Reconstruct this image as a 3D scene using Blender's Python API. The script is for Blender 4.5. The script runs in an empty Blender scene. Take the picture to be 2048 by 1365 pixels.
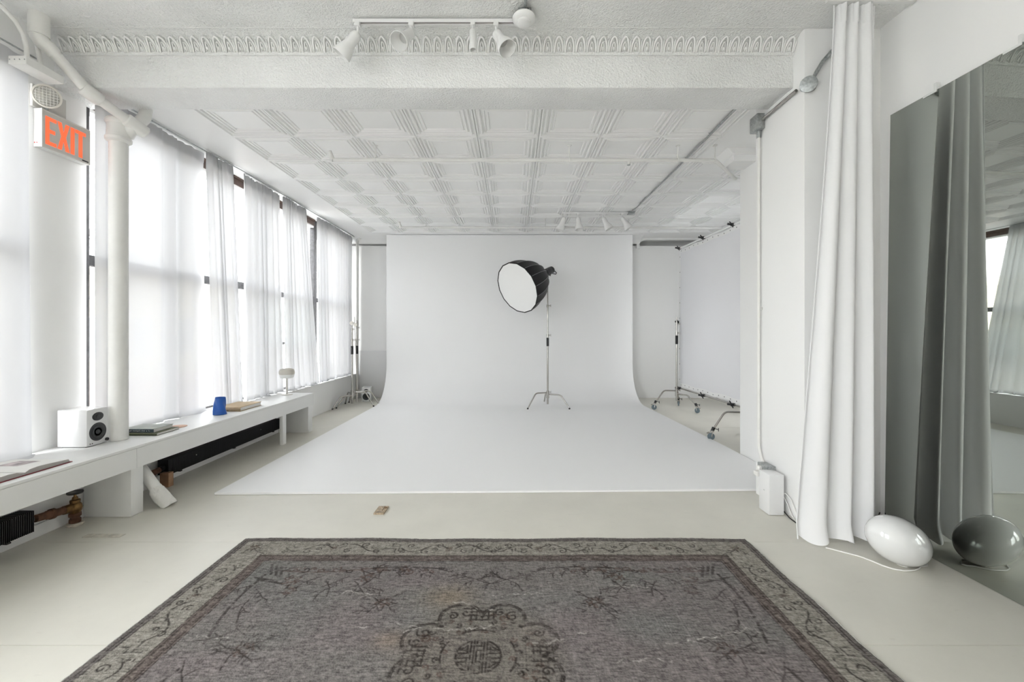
import bpy, bmesh, math, random
import numpy as np
from mathutils import Vector, Matrix

R = math.radians
random.seed(7)
SC = bpy.context.scene
COL = SC.collection

# ------------------------------------------------------------------ camera
FPX = 880.0
cam_d = bpy.data.cameras.new('camera')
cam_d.sensor_fit = 'HORIZONTAL'
cam_d.sensor_width = 36.0
cam_d.lens = FPX / 2048.0 * 36.0
cam_d.shift_x = -2.0 / 2048.0
cam_d.shift_y = -20.5 / 2048.0
cam_d.clip_start = 0.05
cam_d.clip_end = 300
cam = bpy.data.objects.new('camera', cam_d)
cam.location = (0, 0, 1.42)
cam.rotation_euler = (R(90), 0, 0)
COL.objects.link(cam)
SC.camera = cam

# ------------------------------------------------------------------ sky, exposure
world = bpy.data.worlds.new('overcast_sky')
SC.world = world
world.use_nodes = True
wn = world.node_tree
wbg = wn.nodes['Background']
wbg.inputs['Color'].default_value = (0.968, 0.972, 1.0, 1)
wbg.inputs['Strength'].default_value = 6.0
SC.view_settings.view_transform = 'Standard'
SC.view_settings.look = 'None'
SC.view_settings.gamma = 1.0
SC.view_settings.use_curve_mapping = False
SC.view_settings.exposure = 1.35
SC.cycles.max_bounces = 9
SC.cycles.diffuse_bounces = 6
SC.cycles.glossy_bounces = 3
SC.cycles.transmission_bounces = 4
SC.cycles.transparent_max_bounces = 24
SC.cycles.sample_clamp_indirect = 12.0
SC.cycles.use_adaptive_sampling = True
SC.cycles.adaptive_threshold = 0.015
SC.cycles.caustics_reflective = False
SC.cycles.caustics_refractive = False


def portal(x, y, z, sx, sy, rot):
    """sampling portal for the sky in a window opening (gives off no light itself)"""
    ld = bpy.data.lights.new('window_portal', 'AREA')
    ld.shape = 'RECTANGLE'
    ld.size = sx
    ld.size_y = sy
    ld.cycles.is_portal = True
    o = bpy.data.objects.new('window_portal', ld)
    o.location = (x, y, z)
    o.rotation_euler = rot
    COL.objects.link(o)


# portals: local -Z looks into the room
portal(-3.62, -0.55, 1.95, 2.8, 7.4, (0, R(-90), 0))
portal(4.46, 6.9, 1.55, 1.1, 0.8, (0, R(90), 0))
portal(-3.62, 6.35, 1.95, 2.75, 5.5, (0, R(-90), 0))

# ------------------------------------------------------------------ helpers
MATS = {}


def mat(name, rgb, rough=0.5, metal=0.0, bump=None, var=None, spec=0.5, coat=0.0, emit=0.0):
    if name in MATS:
        return MATS[name]
    m = bpy.data.materials.new(name)
    m.use_nodes = True
    nt = m.node_tree
    b = nt.nodes['Principled BSDF']
    b.inputs['Base Color'].default_value = (*rgb, 1)
    b.inputs['Roughness'].default_value = rough
    b.inputs['Metallic'].default_value = metal
    b.inputs['Specular IOR Level'].default_value = spec
    b.inputs['Coat Weight'].default_value = coat
    if emit:
        b.inputs['Emission Color'].default_value = (*rgb, 1)
        b.inputs['Emission Strength'].default_value = emit
    if bump or var:
        tc = nt.nodes.new('ShaderNodeTexCoord')
    if var:
        n = nt.nodes.new('ShaderNodeTexNoise')
        n.inputs['Scale'].default_value = var[0]
        n.inputs['Detail'].default_value = 5
        nt.links.new(tc.outputs['Object'], n.inputs['Vector'])
        rp = nt.nodes.new('ShaderNodeMapRange')
        rp.inputs['From Min'].default_value = 0.3
        rp.inputs['From Max'].default_value = 0.7
        rp.inputs['To Min'].default_value = 1 - var[1]
        rp.inputs['To Max'].default_value = 1 + var[1]
        nt.links.new(n.outputs['Fac'], rp.inputs['Value'])
        mx = nt.nodes.new('ShaderNodeVectorMath')
        mx.operation = 'SCALE'
        mx.inputs[0].default_value = rgb
        nt.links.new(rp.outputs['Result'], mx.inputs['Scale'])
        nt.links.new(mx.outputs['Vector'], b.inputs['Base Color'])
    if bump:
        n2 = nt.nodes.new('ShaderNodeTexNoise')
        n2.inputs['Scale'].default_value = bump[0]
        n2.inputs['Detail'].default_value = 4
        nt.links.new(tc.outputs['Object'], n2.inputs['Vector'])
        bp = nt.nodes.new('ShaderNodeBump')
        bp.inputs['Strength'].default_value = bump[1]
        bp.inputs['Distance'].default_value = 0.01
        nt.links.new(n2.outputs['Fac'], bp.inputs['Height'])
        nt.links.new(bp.outputs['Normal'], b.inputs['Normal'])
    MATS[name] = m
    return m


class MB:
    """collects shapes, builds ONE mesh object"""

    def __init__(s):
        s.v = []
        s.f = []

    def add(s, vs, fs):
        o = len(s.v)
        s.v += [tuple(p) for p in vs]
        s.f += [tuple(i + o for i in f) for f in fs]
        return s

    def box(s, x0, x1, y0, y1, z0, z1):
        vs = [(x0, y0, z0), (x1, y0, z0), (x1, y1, z0), (x0, y1, z0), (x0, y0, z1), (x1, y0, z1), (x1, y1, z1), (x0, y1, z1)]
        return s.add(vs, [(0, 3, 2, 1), (4, 5, 6, 7), (0, 1, 5, 4), (1, 2, 6, 5), (2, 3, 7, 6), (3, 0, 4, 7)])

    def prism(s, poly, a, b, axis='z'):
        """polygon in the plane across axis, run from a to b along it"""
        n = len(poly)

        def pt(p, h):
            if axis == 'z':
                return (p[0], p[1], h)
            if axis == 'x':
                return (h, p[0], p[1])
            return (p[0], h, p[1])
        vs = [pt(p, a) for p in poly] + [pt(p, b) for p in poly]
        fs = [tuple(range(n - 1, -1, -1)), tuple(range(n, 2 * n))]
        fs += [(i, (i + 1) % n, n + (i + 1) % n, n + i) for i in range(n)]
        return s.add(vs, fs)

    def tube(s, pts, r, n=10, caps=True):
        pts = [Vector(p) for p in pts]
        m = len(pts)
        rs = r if isinstance(r, (list, tuple)) else [r] * m
        t0 = (pts[1] - pts[0]).normalized()
        up = Vector((0, 0, 1)) if abs(t0.z) < 0.9 else Vector((1, 0, 0))
        nrm = (up - t0 * up.dot(t0)).normalized()
        vs = []
        for i in range(m):
            if i == 0:
                t = pts[1] - pts[0]
            elif i == m - 1:
                t = pts[-1] - pts[-2]
            else:
                t = (pts[i + 1] - pts[i]).normalized() + (pts[i] - pts[i - 1]).normalized()
            t.normalize()
            nrm = (nrm - t * nrm.dot(t)).normalized()
            bn = t.cross(nrm)
            for k in range(n):
                a = 2 * math.pi * k / n
                vs.append(pts[i] + (nrm * math.cos(a) + bn * math.sin(a)) * rs[i])
        fs = []
        for i in range(m - 1):
            for k in range(n):
                k2 = (k + 1) % n
                fs.append((i * n + k, i * n + k2, (i + 1) * n + k2, (i + 1) * n + k))
        if caps:
            fs.append(tuple(range(n - 1, -1, -1)))
            fs.append(tuple(range((m - 1) * n, m * n)))
        return s.add(vs, fs)

    def lathe(s, prof, n=20, M=None):
        """profile of (r, z) turned about z, then moved by M"""
        vs = []
        fs = []
        for (r, z) in prof:
            for k in range(n):
                a = 2 * math.pi * k / n
                vs.append(Vector((r * math.cos(a), r * math.sin(a), z)))
        m = len(prof)
        for i in range(m - 1):
            for k in range(n):
                k2 = (k + 1) % n
                fs.append((i * n + k, i * n + k2, (i + 1) * n + k2, (i + 1) * n + k))
        if prof[0][0] > 1e-6:
            fs.append(tuple(range(n - 1, -1, -1)))
        if prof[-1][0] > 1e-6:
            fs.append(tuple(range((m - 1) * n, m * n)))
        if M is not None:
            vs = [M @ p for p in vs]
        return s.add(vs, fs)

    def grid(s, fn, nu, nv):
        vs = [fn(i / nu, j / nv) for j in range(nv + 1) for i in range(nu + 1)]
        fs = [(j * (nu + 1) + i, j * (nu + 1) + i + 1, (j + 1) * (nu + 1) + i + 1, (j + 1) * (nu + 1) + i)
              for j in range(nv) for i in range(nu)]
        return s.add(vs, fs)

    def xf(s, M):
        s.v = [tuple(M @ Vector(p)) for p in s.v]
        return s

    def build(s, name, m, parent=None, bevel=0.0, world=True, smooth=40, recalc=True):
        me = bpy.data.meshes.new(name)
        if parent is None and world:
            xs, ys, zs = zip(*s.v)
            loc = Vector(((min(xs) + max(xs)) / 2, (min(ys) + max(ys)) / 2, min(zs)))
        elif parent is not None and world:
            loc = Vector(WL.get(parent.name, (0, 0, 0)))
        else:
            loc = Vector((0, 0, 0))
        me.from_pydata([(p[0] - loc.x, p[1] - loc.y, p[2] - loc.z) for p in s.v], [], s.f)
        bm = bmesh.new()
        bm.from_mesh(me)
        bmesh.ops.remove_doubles(bm, verts=bm.verts, dist=1e-6)
        if recalc:
            bmesh.ops.recalc_face_normals(bm, faces=bm.faces)
        if bevel:
            ed = [e for e in bm.edges if len(e.link_faces) == 2 and e.calc_face_angle(0) > R(30)]
            bmesh.ops.bevel(bm, geom=ed, offset=bevel, segments=2, affect='EDGES', profile=0.6)
        bm.to_mesh(me)
        bm.free()
        if smooth:
            me.polygons.foreach_set('use_smooth', [True] * len(me.polygons))
            me.set_sharp_from_angle(angle=R(smooth))
        me.materials.append(m)
        o = bpy.data.objects.new(name, me)
        COL.objects.link(o)
        if parent is not None:
            o.parent = parent
            WL[o.name] = WL.get(parent.name, (0, 0, 0))
        else:
            o.location = loc
            WL[o.name] = tuple(loc)
        return o


WL = {}


def thing(name, label, cat, loc=(0, 0, 0), rz=0.0, group=None, kind=None):
    o = bpy.data.objects.new(name, None)
    o.empty_display_size = 0.1
    COL.objects.link(o)
    o.location = loc
    o.rotation_euler = (0, 0, rz)
    WL[o.name] = tuple(loc)
    return tag(o, label, cat, group, kind)


def tag(o, label, cat, group=None, kind=None):
    o['label'] = label
    o['category'] = cat
    if group:
        o['group'] = group
    if kind:
        o['kind'] = kind
    return o


def struct(o, label, cat):
    return tag(o, label, cat, None, 'structure')


def piece(name, me, parent, loc, rot=(0, 0, 0), scale=(1, 1, 1)):
    """one more piece that shares its mesh; loc in the parent's own space"""
    o = bpy.data.objects.new(name, me)
    o.parent = parent
    o.location = loc
    o.rotation_euler = rot
    o.scale = scale
    COL.objects.link(o)
    return o


def aim(p, d):
    """matrix: local +z along d, at p"""
    d = Vector(d).normalized()
    return Matrix.Translation(Vector(p)) @ d.to_track_quat('Z', 'Y').to_matrix().to_4x4()


def arc(c, r, a0, a1, n, u, v):
    c, u, v = Vector(c), Vector(u), Vector(v)
    return [c + (u * math.cos(a0 + (a1 - a0) * i / n) + v * math.sin(a0 + (a1 - a0) * i / n)) * r for i in range(n + 1)]


# ------------------------------------------------------------------ materials
WALL = mat('white_wall_paint', (0.868, 0.867, 0.858), 0.55, bump=(9, 0.04))
CEILP = mat('white_ceiling_paint', (0.885, 0.885, 0.875), 0.5, bump=(14, 0.05), var=(1.3, 0.025))
CYC = mat('white_cove_paint', (0.90, 0.90, 0.90), 0.45, bump=(5, 0.02))
BENCH = mat('bench_paint', (0.80, 0.80, 0.79), 0.5, bump=(20, 0.03))
WPIPE = mat('white_pipe_paint', (0.78, 0.775, 0.75), 0.42, bump=(30, 0.12), var=(9, 0.03))
WMETAL = mat('white_metal', (0.82, 0.82, 0.81), 0.4)
CHROME = mat('brushed_steel', (0.47, 0.455, 0.43), 0.22, 1.0)
GALV = mat('galvanised_steel', (0.42, 0.44, 0.44), 0.45, 0.85, var=(60, 0.25))
BLACK = mat('black_rubber', (0.012, 0.012, 0.013), 0.5)
BLACKP = mat('black_plastic', (0.018, 0.018, 0.020), 0.4)
RADI = mat('black_radiator', (0.012, 0.012, 0.014), 0.45)
BRASS = mat('aged_brass', (0.20, 0.115, 0.045), 0.45, 0.8, var=(40, 0.4))
RUST = mat('rusty_pipe', (0.13, 0.062, 0.035), 0.75, 0.2, bump=(60, 0.5), var=(25, 0.45))
DARKW = mat('dark_window_frame', (0.045, 0.044, 0.046), 0.55, bump=(40, 0.3), var=(20, 0.35))
BROWNW = mat('brown_window_head', (0.075, 0.045, 0.034), 0.55, var=(10, 0.3))
LACQ = mat('white_lacquer', (0.77, 0.77, 0.77), 0.22, coat=0.3)
PAPER = mat('book_paper', (0.78, 0.77, 0.74), 0.8)
PAGEEDGE = mat('page_edges', (0.42, 0.40, 0.38), 0.85, bump=(200, 0.3))
CORDW = mat('white_cord', (0.82, 0.81, 0.78), 0.5)
GLASSB = mat('opal_glass', (0.79, 0.795, 0.79), 0.04, coat=1.0)
TAN = mat('tan_wood', (0.36, 0.21, 0.12), 0.65, bump=(30, 0.2), var=(14, 0.2))


def pebble(name, rgb, scale, strength):
    m = mat(name, rgb, 0.45)
    nt = m.node_tree
    b = nt.nodes['Principled BSDF']
    tc = nt.nodes.new('ShaderNodeTexCoord')
    n = nt.nodes.new('ShaderNodeTexNoise')
    n.inputs['Scale'].default_value = scale
    n.inputs['Detail'].default_value = 1.5
    n.inputs['Distortion'].default_value = 1.6
    v = nt.nodes.new('ShaderNodeTexVoronoi')
    v.feature = 'SMOOTH_F1'
    v.inputs['Scale'].default_value = scale * 1.15
    n3 = nt.nodes.new('ShaderNodeTexNoise')
    n3.inputs['Scale'].default_value = 2.2
    n3.inputs['Detail'].default_value = 6
    for q in (n, v, n3):
        nt.links.new(tc.outputs['Object'], q.inputs['Vector'])
    ad = nt.nodes.new('ShaderNodeMath')
    ad.operation = 'ADD'
    nt.links.new(n.outputs['Fac'], ad.inputs[0])
    nt.links.new(v.outputs['Distance'], ad.inputs[1])
    ad2 = nt.nodes.new('ShaderNodeMath')
    ad2.operation = 'ADD'
    nt.links.new(ad.outputs[0], ad2.inputs[0])
    nt.links.new(n3.outputs['Fac'], ad2.inputs[1])
    bp = nt.nodes.new('ShaderNodeBump')
    bp.inputs['Strength'].default_value = strength
    bp.inputs['Distance'].default_value = 0.016
    nt.links.new(ad2.outputs[0], bp.inputs['Height'])
    nt.links.new(bp.outputs['Normal'], b.inputs['Normal'])
    # faint patches of older paint
    mr = nt.nodes.new('ShaderNodeMapRange')
    mr.inputs['From Min'].default_value = 0.35
    mr.inputs['From Max'].default_value = 0.65
    mr.inputs['To Min'].default_value = 0.95
    mr.inputs['To Max'].default_value = 1.03
    nt.links.new(n3.outputs['Fac'], mr.inputs['Value'])
    sc = nt.nodes.new('ShaderNodeVectorMath')
    sc.operation = 'SCALE'
    sc.inputs[0].default_value = rgb
    nt.links.new(mr.outputs['Result'], sc.inputs['Scale'])
    nt.links.new(sc.outputs['Vector'], b.inputs['Base Color'])
    return m


TIN = pebble('pressed_tin_paint', (0.84, 0.845, 0.835), 62, 0.5)


def sheer(name, rgb, clear, trans, face=None):
    m = bpy.data.materials.new(name)
    m.use_nodes = True
    nt = m.node_tree
    nt.nodes.remove(nt.nodes['Principled BSDF'])
    out = nt.nodes['Material Output']
    tp = nt.nodes.new('ShaderNodeBsdfTransparent')
    tl = nt.nodes.new('ShaderNodeBsdfTranslucent')
    df = nt.nodes.new('ShaderNodeBsdfDiffuse')
    for q in (tl, df):
        q.inputs['Color'].default_value = (*rgb, 1)
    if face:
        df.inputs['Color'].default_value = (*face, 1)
    # woven threads: fine noise in how open the weave is
    tc = nt.nodes.new('ShaderNodeTexCoord')
    mp = nt.nodes.new('ShaderNodeMapping')
    mp.inputs['Scale'].default_value = (6, 60, 1.5)
    nz = nt.nodes.new('ShaderNodeTexNoise')
    nz.inputs['Scale'].default_value = 1.0
    nz.inputs['Detail'].default_value = 6
    nt.links.new(tc.outputs['Object'], mp.inputs['Vector'])
    nt.links.new(mp.outputs['Vector'], nz.inputs['Vector'])
    mr = nt.nodes.new('ShaderNodeMapRange')
    mr.inputs['To Min'].default_value = clear * 0.7
    mr.inputs['To Max'].default_value = clear * 1.3
    nt.links.new(nz.outputs['Fac'], mr.inputs['Value'])
    m1 = nt.nodes.new('ShaderNodeMixShader')
    m1.inputs['Fac'].default_value = trans
    nt.links.new(df.outputs[0], m1.inputs[1])
    nt.links.new(tl.outputs[0], m1.inputs[2])
    m2 = nt.nodes.new('ShaderNodeMixShader')
    nt.links.new(mr.outputs['Result'], m2.inputs['Fac'])
    nt.links.new(m1.outputs[0], m2.inputs[1])
    nt.links.new(tp.outputs[0], m2.inputs[2])
    nt.links.new(m2.outputs[0], out.inputs['Surface'])
    MATS[name] = m
    return m


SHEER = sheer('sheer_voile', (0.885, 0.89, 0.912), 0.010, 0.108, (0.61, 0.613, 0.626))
LINEN = sheer('white_linen', (0.885, 0.885, 0.89), 0.0, 0.16)


def pane_mat():
    m = bpy.data.materials.new('window_glass')
    m.use_nodes = True
    nt = m.node_tree
    nt.nodes.remove(nt.nodes['Principled BSDF'])
    tp = nt.nodes.new('ShaderNodeBsdfTransparent')
    tp.inputs['Color'].default_value = (0.97, 0.98, 0.975, 1)
    gl = nt.nodes.new('ShaderNodeBsdfGlossy')
    gl.inputs['Roughness'].default_value = 0.02
    lw = nt.nodes.new('ShaderNodeLayerWeight')
    lw.inputs['Blend'].default_value = 0.5
    pw = nt.nodes.new('ShaderNodeMath')
    pw.operation = 'POWER'
    pw.inputs[1].default_value = 5.0
    fr = nt.nodes.new('ShaderNodeMapRange')
    fr.inputs['To Min'].default_value = 0.02
    fr.inputs['To Max'].default_value = 0.5
    nt.links.new(lw.outputs['Facing'], pw.inputs[0])
    nt.links.new(pw.outputs[0], fr.inputs['Value'])
    mx = nt.nodes.new('ShaderNodeMixShader')
    nt.links.new(fr.outputs['Result'], mx.inputs['Fac'])
    nt.links.new(tp.outputs[0], mx.inputs[1])
    nt.links.new(gl.outputs[0], mx.inputs[2])
    nt.links.new(mx.outputs[0], nt.nodes['Material Output'].inputs['Surface'])
    MATS['window_glass'] = m
    return m


PANE = pane_mat()


def floor_mat():
    rgb = (0.69, 0.67, 0.60)
    m = mat('painted_floor', rgb, 0.42)
    nt = m.node_tree
    b = nt.nodes['Principled BSDF']
    tc = nt.nodes.new('ShaderNodeTexCoord')
    n = nt.nodes.new('ShaderNodeTexNoise')
    n.inputs['Scale'].default_value = 2.5
    n.inputs['Detail'].default_value = 8
    n.inputs['Roughness'].default_value = 0.6
    nt.links.new(tc.outputs['Object'], n.inputs['Vector'])
    mr = nt.nodes.new('ShaderNodeMapRange')
    mr.inputs['From Min'].default_value = 0.3
    mr.inputs['From Max'].default_value = 0.7
    mr.inputs['To Min'].default_value = 0.955
    mr.inputs['To Max'].default_value = 1.04
    nt.links.new(n.outputs['Fac'], mr.inputs['Value'])
    # scuffs
    mp = nt.nodes.new('ShaderNodeMapping')
    mp.inputs['Scale'].default_value = (5, 22, 5)
    n2 = nt.nodes.new('ShaderNodeTexNoise')
    n2.inputs['Scale'].default_value = 2.0
    n2.inputs['Detail'].default_value = 3
    nt.links.new(tc.outputs['Object'], mp.inputs['Vector'])
    nt.links.new(mp.outputs['Vector'], n2.inputs['Vector'])
    sm = nt.nodes.new('ShaderNodeMapRange')
    sm.inputs['From Min'].default_value = 0.68
    sm.inputs['From Max'].default_value = 0.74
    sm.inputs['To Min'].default_value = 1.0
    sm.inputs['To Max'].default_value = 0.93
    nt.links.new(n2.outputs['Fac'], sm.inputs['Value'])
    mu = nt.nodes.new('ShaderNodeMath')
    mu.operation = 'MULTIPLY'
    nt.links.new(mr.outputs['Result'], mu.inputs[0])
    nt.links.new(sm.outputs['Result'], mu.inputs[1])
    sc = nt.nodes.new('ShaderNodeVectorMath')
    sc.operation = 'SCALE'
    sc.inputs[0].default_value = rgb
    nt.links.new(mu.outputs[0], sc.inputs['Scale'])
    nt.links.new(sc.outputs['Vector'], b.inputs['Base Color'])
    bp = nt.nodes.new('ShaderNodeBump')
    bp.inputs['Strength'].default_value = 0.06
    bp.inputs['Distance'].default_value = 0.01
    nt.links.new(n.outputs['Fac'], bp.inputs['Height'])
    nt.links.new(bp.outputs['Normal'], b.inputs['Normal'])
    return m


FLOOR = floor_mat()
SEAM = mat('floor_seam', (0.30, 0.28, 0.25), 0.8)

ZC = 3.37      # far, tiled ceiling
ZN = 3.62      # near ceiling
XW = -3.474    # window wall plane
FILL_W6 = (-4.25, -1.45)   # added window behind the camera, unseen, for more daylight
BT = 0.537     # bench top

# ------------------------------------------------------------------ floor
fl = MB().box(-3.7, 4.5, -4.4, 9.9, -0.12, -0.004).build('floor', SEAM)
struct(fl, 'beige grey painted floor of the studio', 'floor')
ye = [-4.4, -3.5, -2.87, -1.90, -0.93, 0.04, 1.01, 1.985, 2.955, 5.0, 6.45, 9.9]
for a, b in zip(ye[:-1], ye[1:]):
    MB().box(-3.7, 4.5, a + 0.0012, b - 0.0012, -0.004, 0.0).build('floor_panel', FLOOR, fl)
# patched strip of boards under the bench
MB().box(-2.96, -2.70, 3.02, 3.07, 0.0, 0.003).build('floor_patch', mat('old_floor_patch', (0.58, 0.55, 0.48), 0.7, bump=(60, 0.8), var=(30, 0.2)), fl)

# ------------------------------------------------------------------ walls
wl = MB()
wl.box(-3.66, -3.29, -4.4, 9.42, 0.0, 0.505)                # below the sill
wl.box(-3.66, XW, -4.4, 3.66, 3.36, ZN)                       # above the near windows
wl.box(-3.66, XW, 9.06, 9.9, 0.0, ZC)                     # far corner
wl.box(-3.66, XW, -4.4, FILL_W6[0], 0.505, 3.36)
wl.box(-3.66, XW, FILL_W6[1], -0.65, 0.505, 3.36)
wl = wl.build('wall_left', WALL)
struct(wl, 'white window wall on the left side of the studio', 'wall')
pier = MB().box(-3.66, XW, 3.145, 3.585, 0.505, 3.36).build('pillar', WALL, bevel=0.004)
struct(pier, 'white wall pier under the exit sign between two windows', 'pillar')
bb = MB().box(-3.295, -3.272, 0.2, 6.2, 0.0, 0.085).build('baseboard_left', WALL)
struct(bb, 'white baseboard under the radiators below the bench', 'baseboard')

wr = MB().prism([(2.672, 3.2), (2.88, -4.4), (3.2, -4.4), (3.0, 3.2)], 0, ZN).build('wall_right', WALL)
struct(wr, 'white wall behind the tall mirror on the right', 'wall')
stub = MB().box(2.12, 4.5, 3.2, 3.84, 0, ZN).build('pillar', WALL, bevel=0.004)
struct(stub, 'white wall stub carrying the metal conduit and outlet', 'pillar')
pil = MB().box(2.6, 3.02, 4.0, 5.04, 0, ZC).build('pillar', WALL, bevel=0.004)
struct(pil, 'white pilaster half hiding the large diffusion screen', 'pillar')
# corbel of the pilaster
cb = MB()
cb.box(2.36, 2.62, 4.70, 4.96, 3.236, 3.305)
cb.prism([(2.36, 3.305), (2.335, 3.318), (2.31, 3.345), (2.285, ZC), (2.62, ZC), (2.62, 3.305)], 4.68, 4.98, 'y')
cb.build('corbel', WALL, pil)
wfr = MB()
wfr.box(4.3, 4.5, 3.84, 9.9, 0, 1.0).box(4.3, 4.5, 3.84, 9.9, 2.1, ZC).box(4.3, 4.5, 3.84, 6.5, 1.0, 2.1).box(4.3, 4.5, 7.3, 9.9, 1.0, 2.1)
wfr = wfr.build('wall_right', WALL)
struct(wfr, 'white side wall behind the diffusion screen', 'wall')
wb = MB().box(-3.66, 4.5, 9.30, 9.40, 0, 3.20).build('wall_back', WALL)
struct(wb, 'white partition wall behind the infinity cove', 'wall')
wb2 = MB().box(-3.66, 4.5, 9.72, 9.9, 0, ZC).build('wall_back', WALL)
struct(wb2, 'outer end wall hidden behind the white partition', 'wall')
MB().box(-3.47, 4.3, 9.288, 9.41, 3.20, 3.212).build('wall_cap', WALL, wb)
# wall behind the photographer with three tall windows
wf = MB()
wf.box(-3.7, 3.2, -4.5, -4.3, 0, 0.6)
wf.box(-3.7, 3.2, -4.5, -4.3, 3.4, ZN)
wf.box(-3.7, 3.2, -4.5, -4.3, 0.6, 3.4)
wf = wf.build('wall_front', WALL)
struct(wf, 'white end wall behind the camera', 'wall')

# ------------------------------------------------------------------ ceilings
cn = MB().box(-3.66, 4.5, -4.4, 3.34, ZN, ZN + 0.1).build('ceiling', TIN)
struct(cn, 'pebbled white tin ceiling above the rug', 'ceiling')
ct = MB().box(-3.66, 4.5, 3.6, 9.9, ZC, ZC + 0.35).build('ceiling', CEILP)
struct(ct, 'white pressed tin tile ceiling above the infinity cove', 'ceiling')


def tile_mesh():
    prof = [(0.0, -0.001), (0.006, -0.013), (0.018, -0.013), (0.025, -0.001), (0.036, -0.001), (0.042, -0.011),
            (0.052, -0.014), (0.062, -0.011), (0.067, 0.0), (0.078, -0.001), (0.084, -0.010), (0.098, -0.010), (0.104, -0.002),
            (0.116, -0.002), (0.121, -0.008), (0.132, -0.008), (0.138, -0.002)]
    prof = [(a, z * 1.6) for a, z in prof]
    h = 0.305
    v, f = [], []
    for (i, z) in prof:
        q = h - i
        v += [(-q, -q, z), (q, -q, z), (q, q, z), (-q, q, z)]
    for k in range(len(prof) - 1):
        for j in range(4):
            f.append((k * 4 + j, k * 4 + (j + 1) % 4, (k + 1) * 4 + (j + 1) % 4, (k + 1) * 4 + j))
    k = len(prof) - 1
    f.append((k * 4, k * 4 + 1, k * 4 + 2, k * 4 + 3))
    f = [tuple(reversed(q)) for q in f]
    me = bpy.data.meshes.new('ceiling_tile')
    me.from_pydata(v, [], f)
    me.materials.append(CEILP)
    return me


TM = tile_mesh()
cl = Vector(WL[ct.name])
for i in range(12):
    for j in range(8):
        x = -2.795 + 0.61 * (i + 0.5)
        y = 3.76 + 0.61 * (j + 0.5)
        if x + 0.3 > 4.3 or (x > 2.2 and y < 4.98):
            continue
        if x > 2.2 and y < 5.1:
            continue
        piece('ceiling_tile', TM, ct, (x - cl.x, y - cl.y, ZC - 0.002 - cl.z + random.uniform(-0.0015, 0.0015)),
              (R(random.uniform(-0.15, 0.15)), R(random.uniform(-0.15, 0.15)), 0))

# beam across the room
bm_ = MB().box(-3.6, 2.13, 3.33, 3.66, 3.26, ZN + 0.05).build('beam', TIN, bevel=0.006)
struct(bm_, 'wide pebbled white ceiling beam across the room', 'beam')
# cove cornice with leaf ornaments
cv = []
for i in range(9):
    a = R(90) * i / 8
    cv.append((3.33 - 0.10 * (1 - math.cos(a)) ** 1.0 - 0.012, 3.512 + 0.108 * math.sin(a)))
prof = [(3.335, 3.50), (3.316, 3.50), (3.312, 3.512)] + cv[1:] + [(3.19, 3.617), (3.185, ZN + 0.005), (3.335, ZN + 0.005)]
co = MB().prism(prof, XW, 2.13, 'x').build('trim_1', TIN)
struct(co, 'moulded leaf cornice along the top of the beam', 'cornice')


def leaf_mesh():
    b = MB()
    # arch ridge, drawn in x (width) and s (height 0..1), laid on the cove
    def on(x, s, h):
        y = 3.318 - 0.085 * s ** 2.0 - h
        z = 3.512 + 0.095 * s
        return (x, y, z)
    pts = []
    for k in range(13):
        a = math.pi * k / 12
        x = 0.030 * math.cos(a)
        s = 0.06 + 0.80 * math.sin(a) ** 0.7 + (0.0 if math.sin(a) > 0.02 else -0.02)
        pts.append(on(x, s, 0.005))
    b.tube(pts, 0.008, 5)
    pts = [on(0.013 * math.cos(math.pi * k / 8), 0.12 + 0.52 * math.sin(math.pi * k / 8) ** 0.7, 0.005) for k in range(9)]
    b.tube(pts, 0.0055, 5)
    b.tube([on(0, 0.12, 0.004), on(0, 0.30, 0.012), on(0, 0.46, 0.004)], [0.002, 0.010, 0.002], 6)
    b.tube([on(0.041, 0.10, 0.002), on(0.041, 0.4, 0.006), on(0.041, 0.75, 0.003)], [0.005, 0.0075, 0.003], 5)
    me = bpy.data.meshes.new('leaf_ornament')
    me.from_pydata([(p[0], p[1] - 3.25, p[2] - 3.5) for p in b.v], [], b.f)
    me.polygons.foreach_set('use_smooth', [True] * len(me.polygons))
    me.materials.append(CEILP)
    return me


LM = leaf_mesh()
ol = Vector(WL[co.name])
n = 0
x = -3.36
while x < 2.10:
    piece('leaf_ornament', LM, co, (x - ol.x, 3.25 - ol.y, 3.5 - ol.z))
    x += 0.0823

# back beam with cove and arched recess above the partition
bk = MB()
bk.prism([(8.93, ZC), (9.02, 3.355), (9.14, 3.325), (9.22, 3.28), (9.24, 3.25), (9.46, 3.25), (9.46, ZC)], -3.47, 2.66, 'x')
bk.box(-3.47, 2.60, 9.42, 9.6, 3.15, 3.25)
rc = [(2.60, 3.15), (2.66, 3.15)] + [(2.66 + 0.16 * (1 - math.cos(R(90) * i / 8)), 3.24 + 0.09 * math.sin(R(90) * i / 8)) for i in range(9)]
bk.prism(rc + [(4.3, 3.33), (4.3, ZC), (2.60, ZC)], 9.24, 9.42, 'y')
bk.box(2.5, 4.3, 9.60, 9.7, 3.1, ZC)
bk = bk.build('trim_2', CEILP)
struct(bk, 'plaster cove with arched recess above the back partition', 'cornice')

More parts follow.
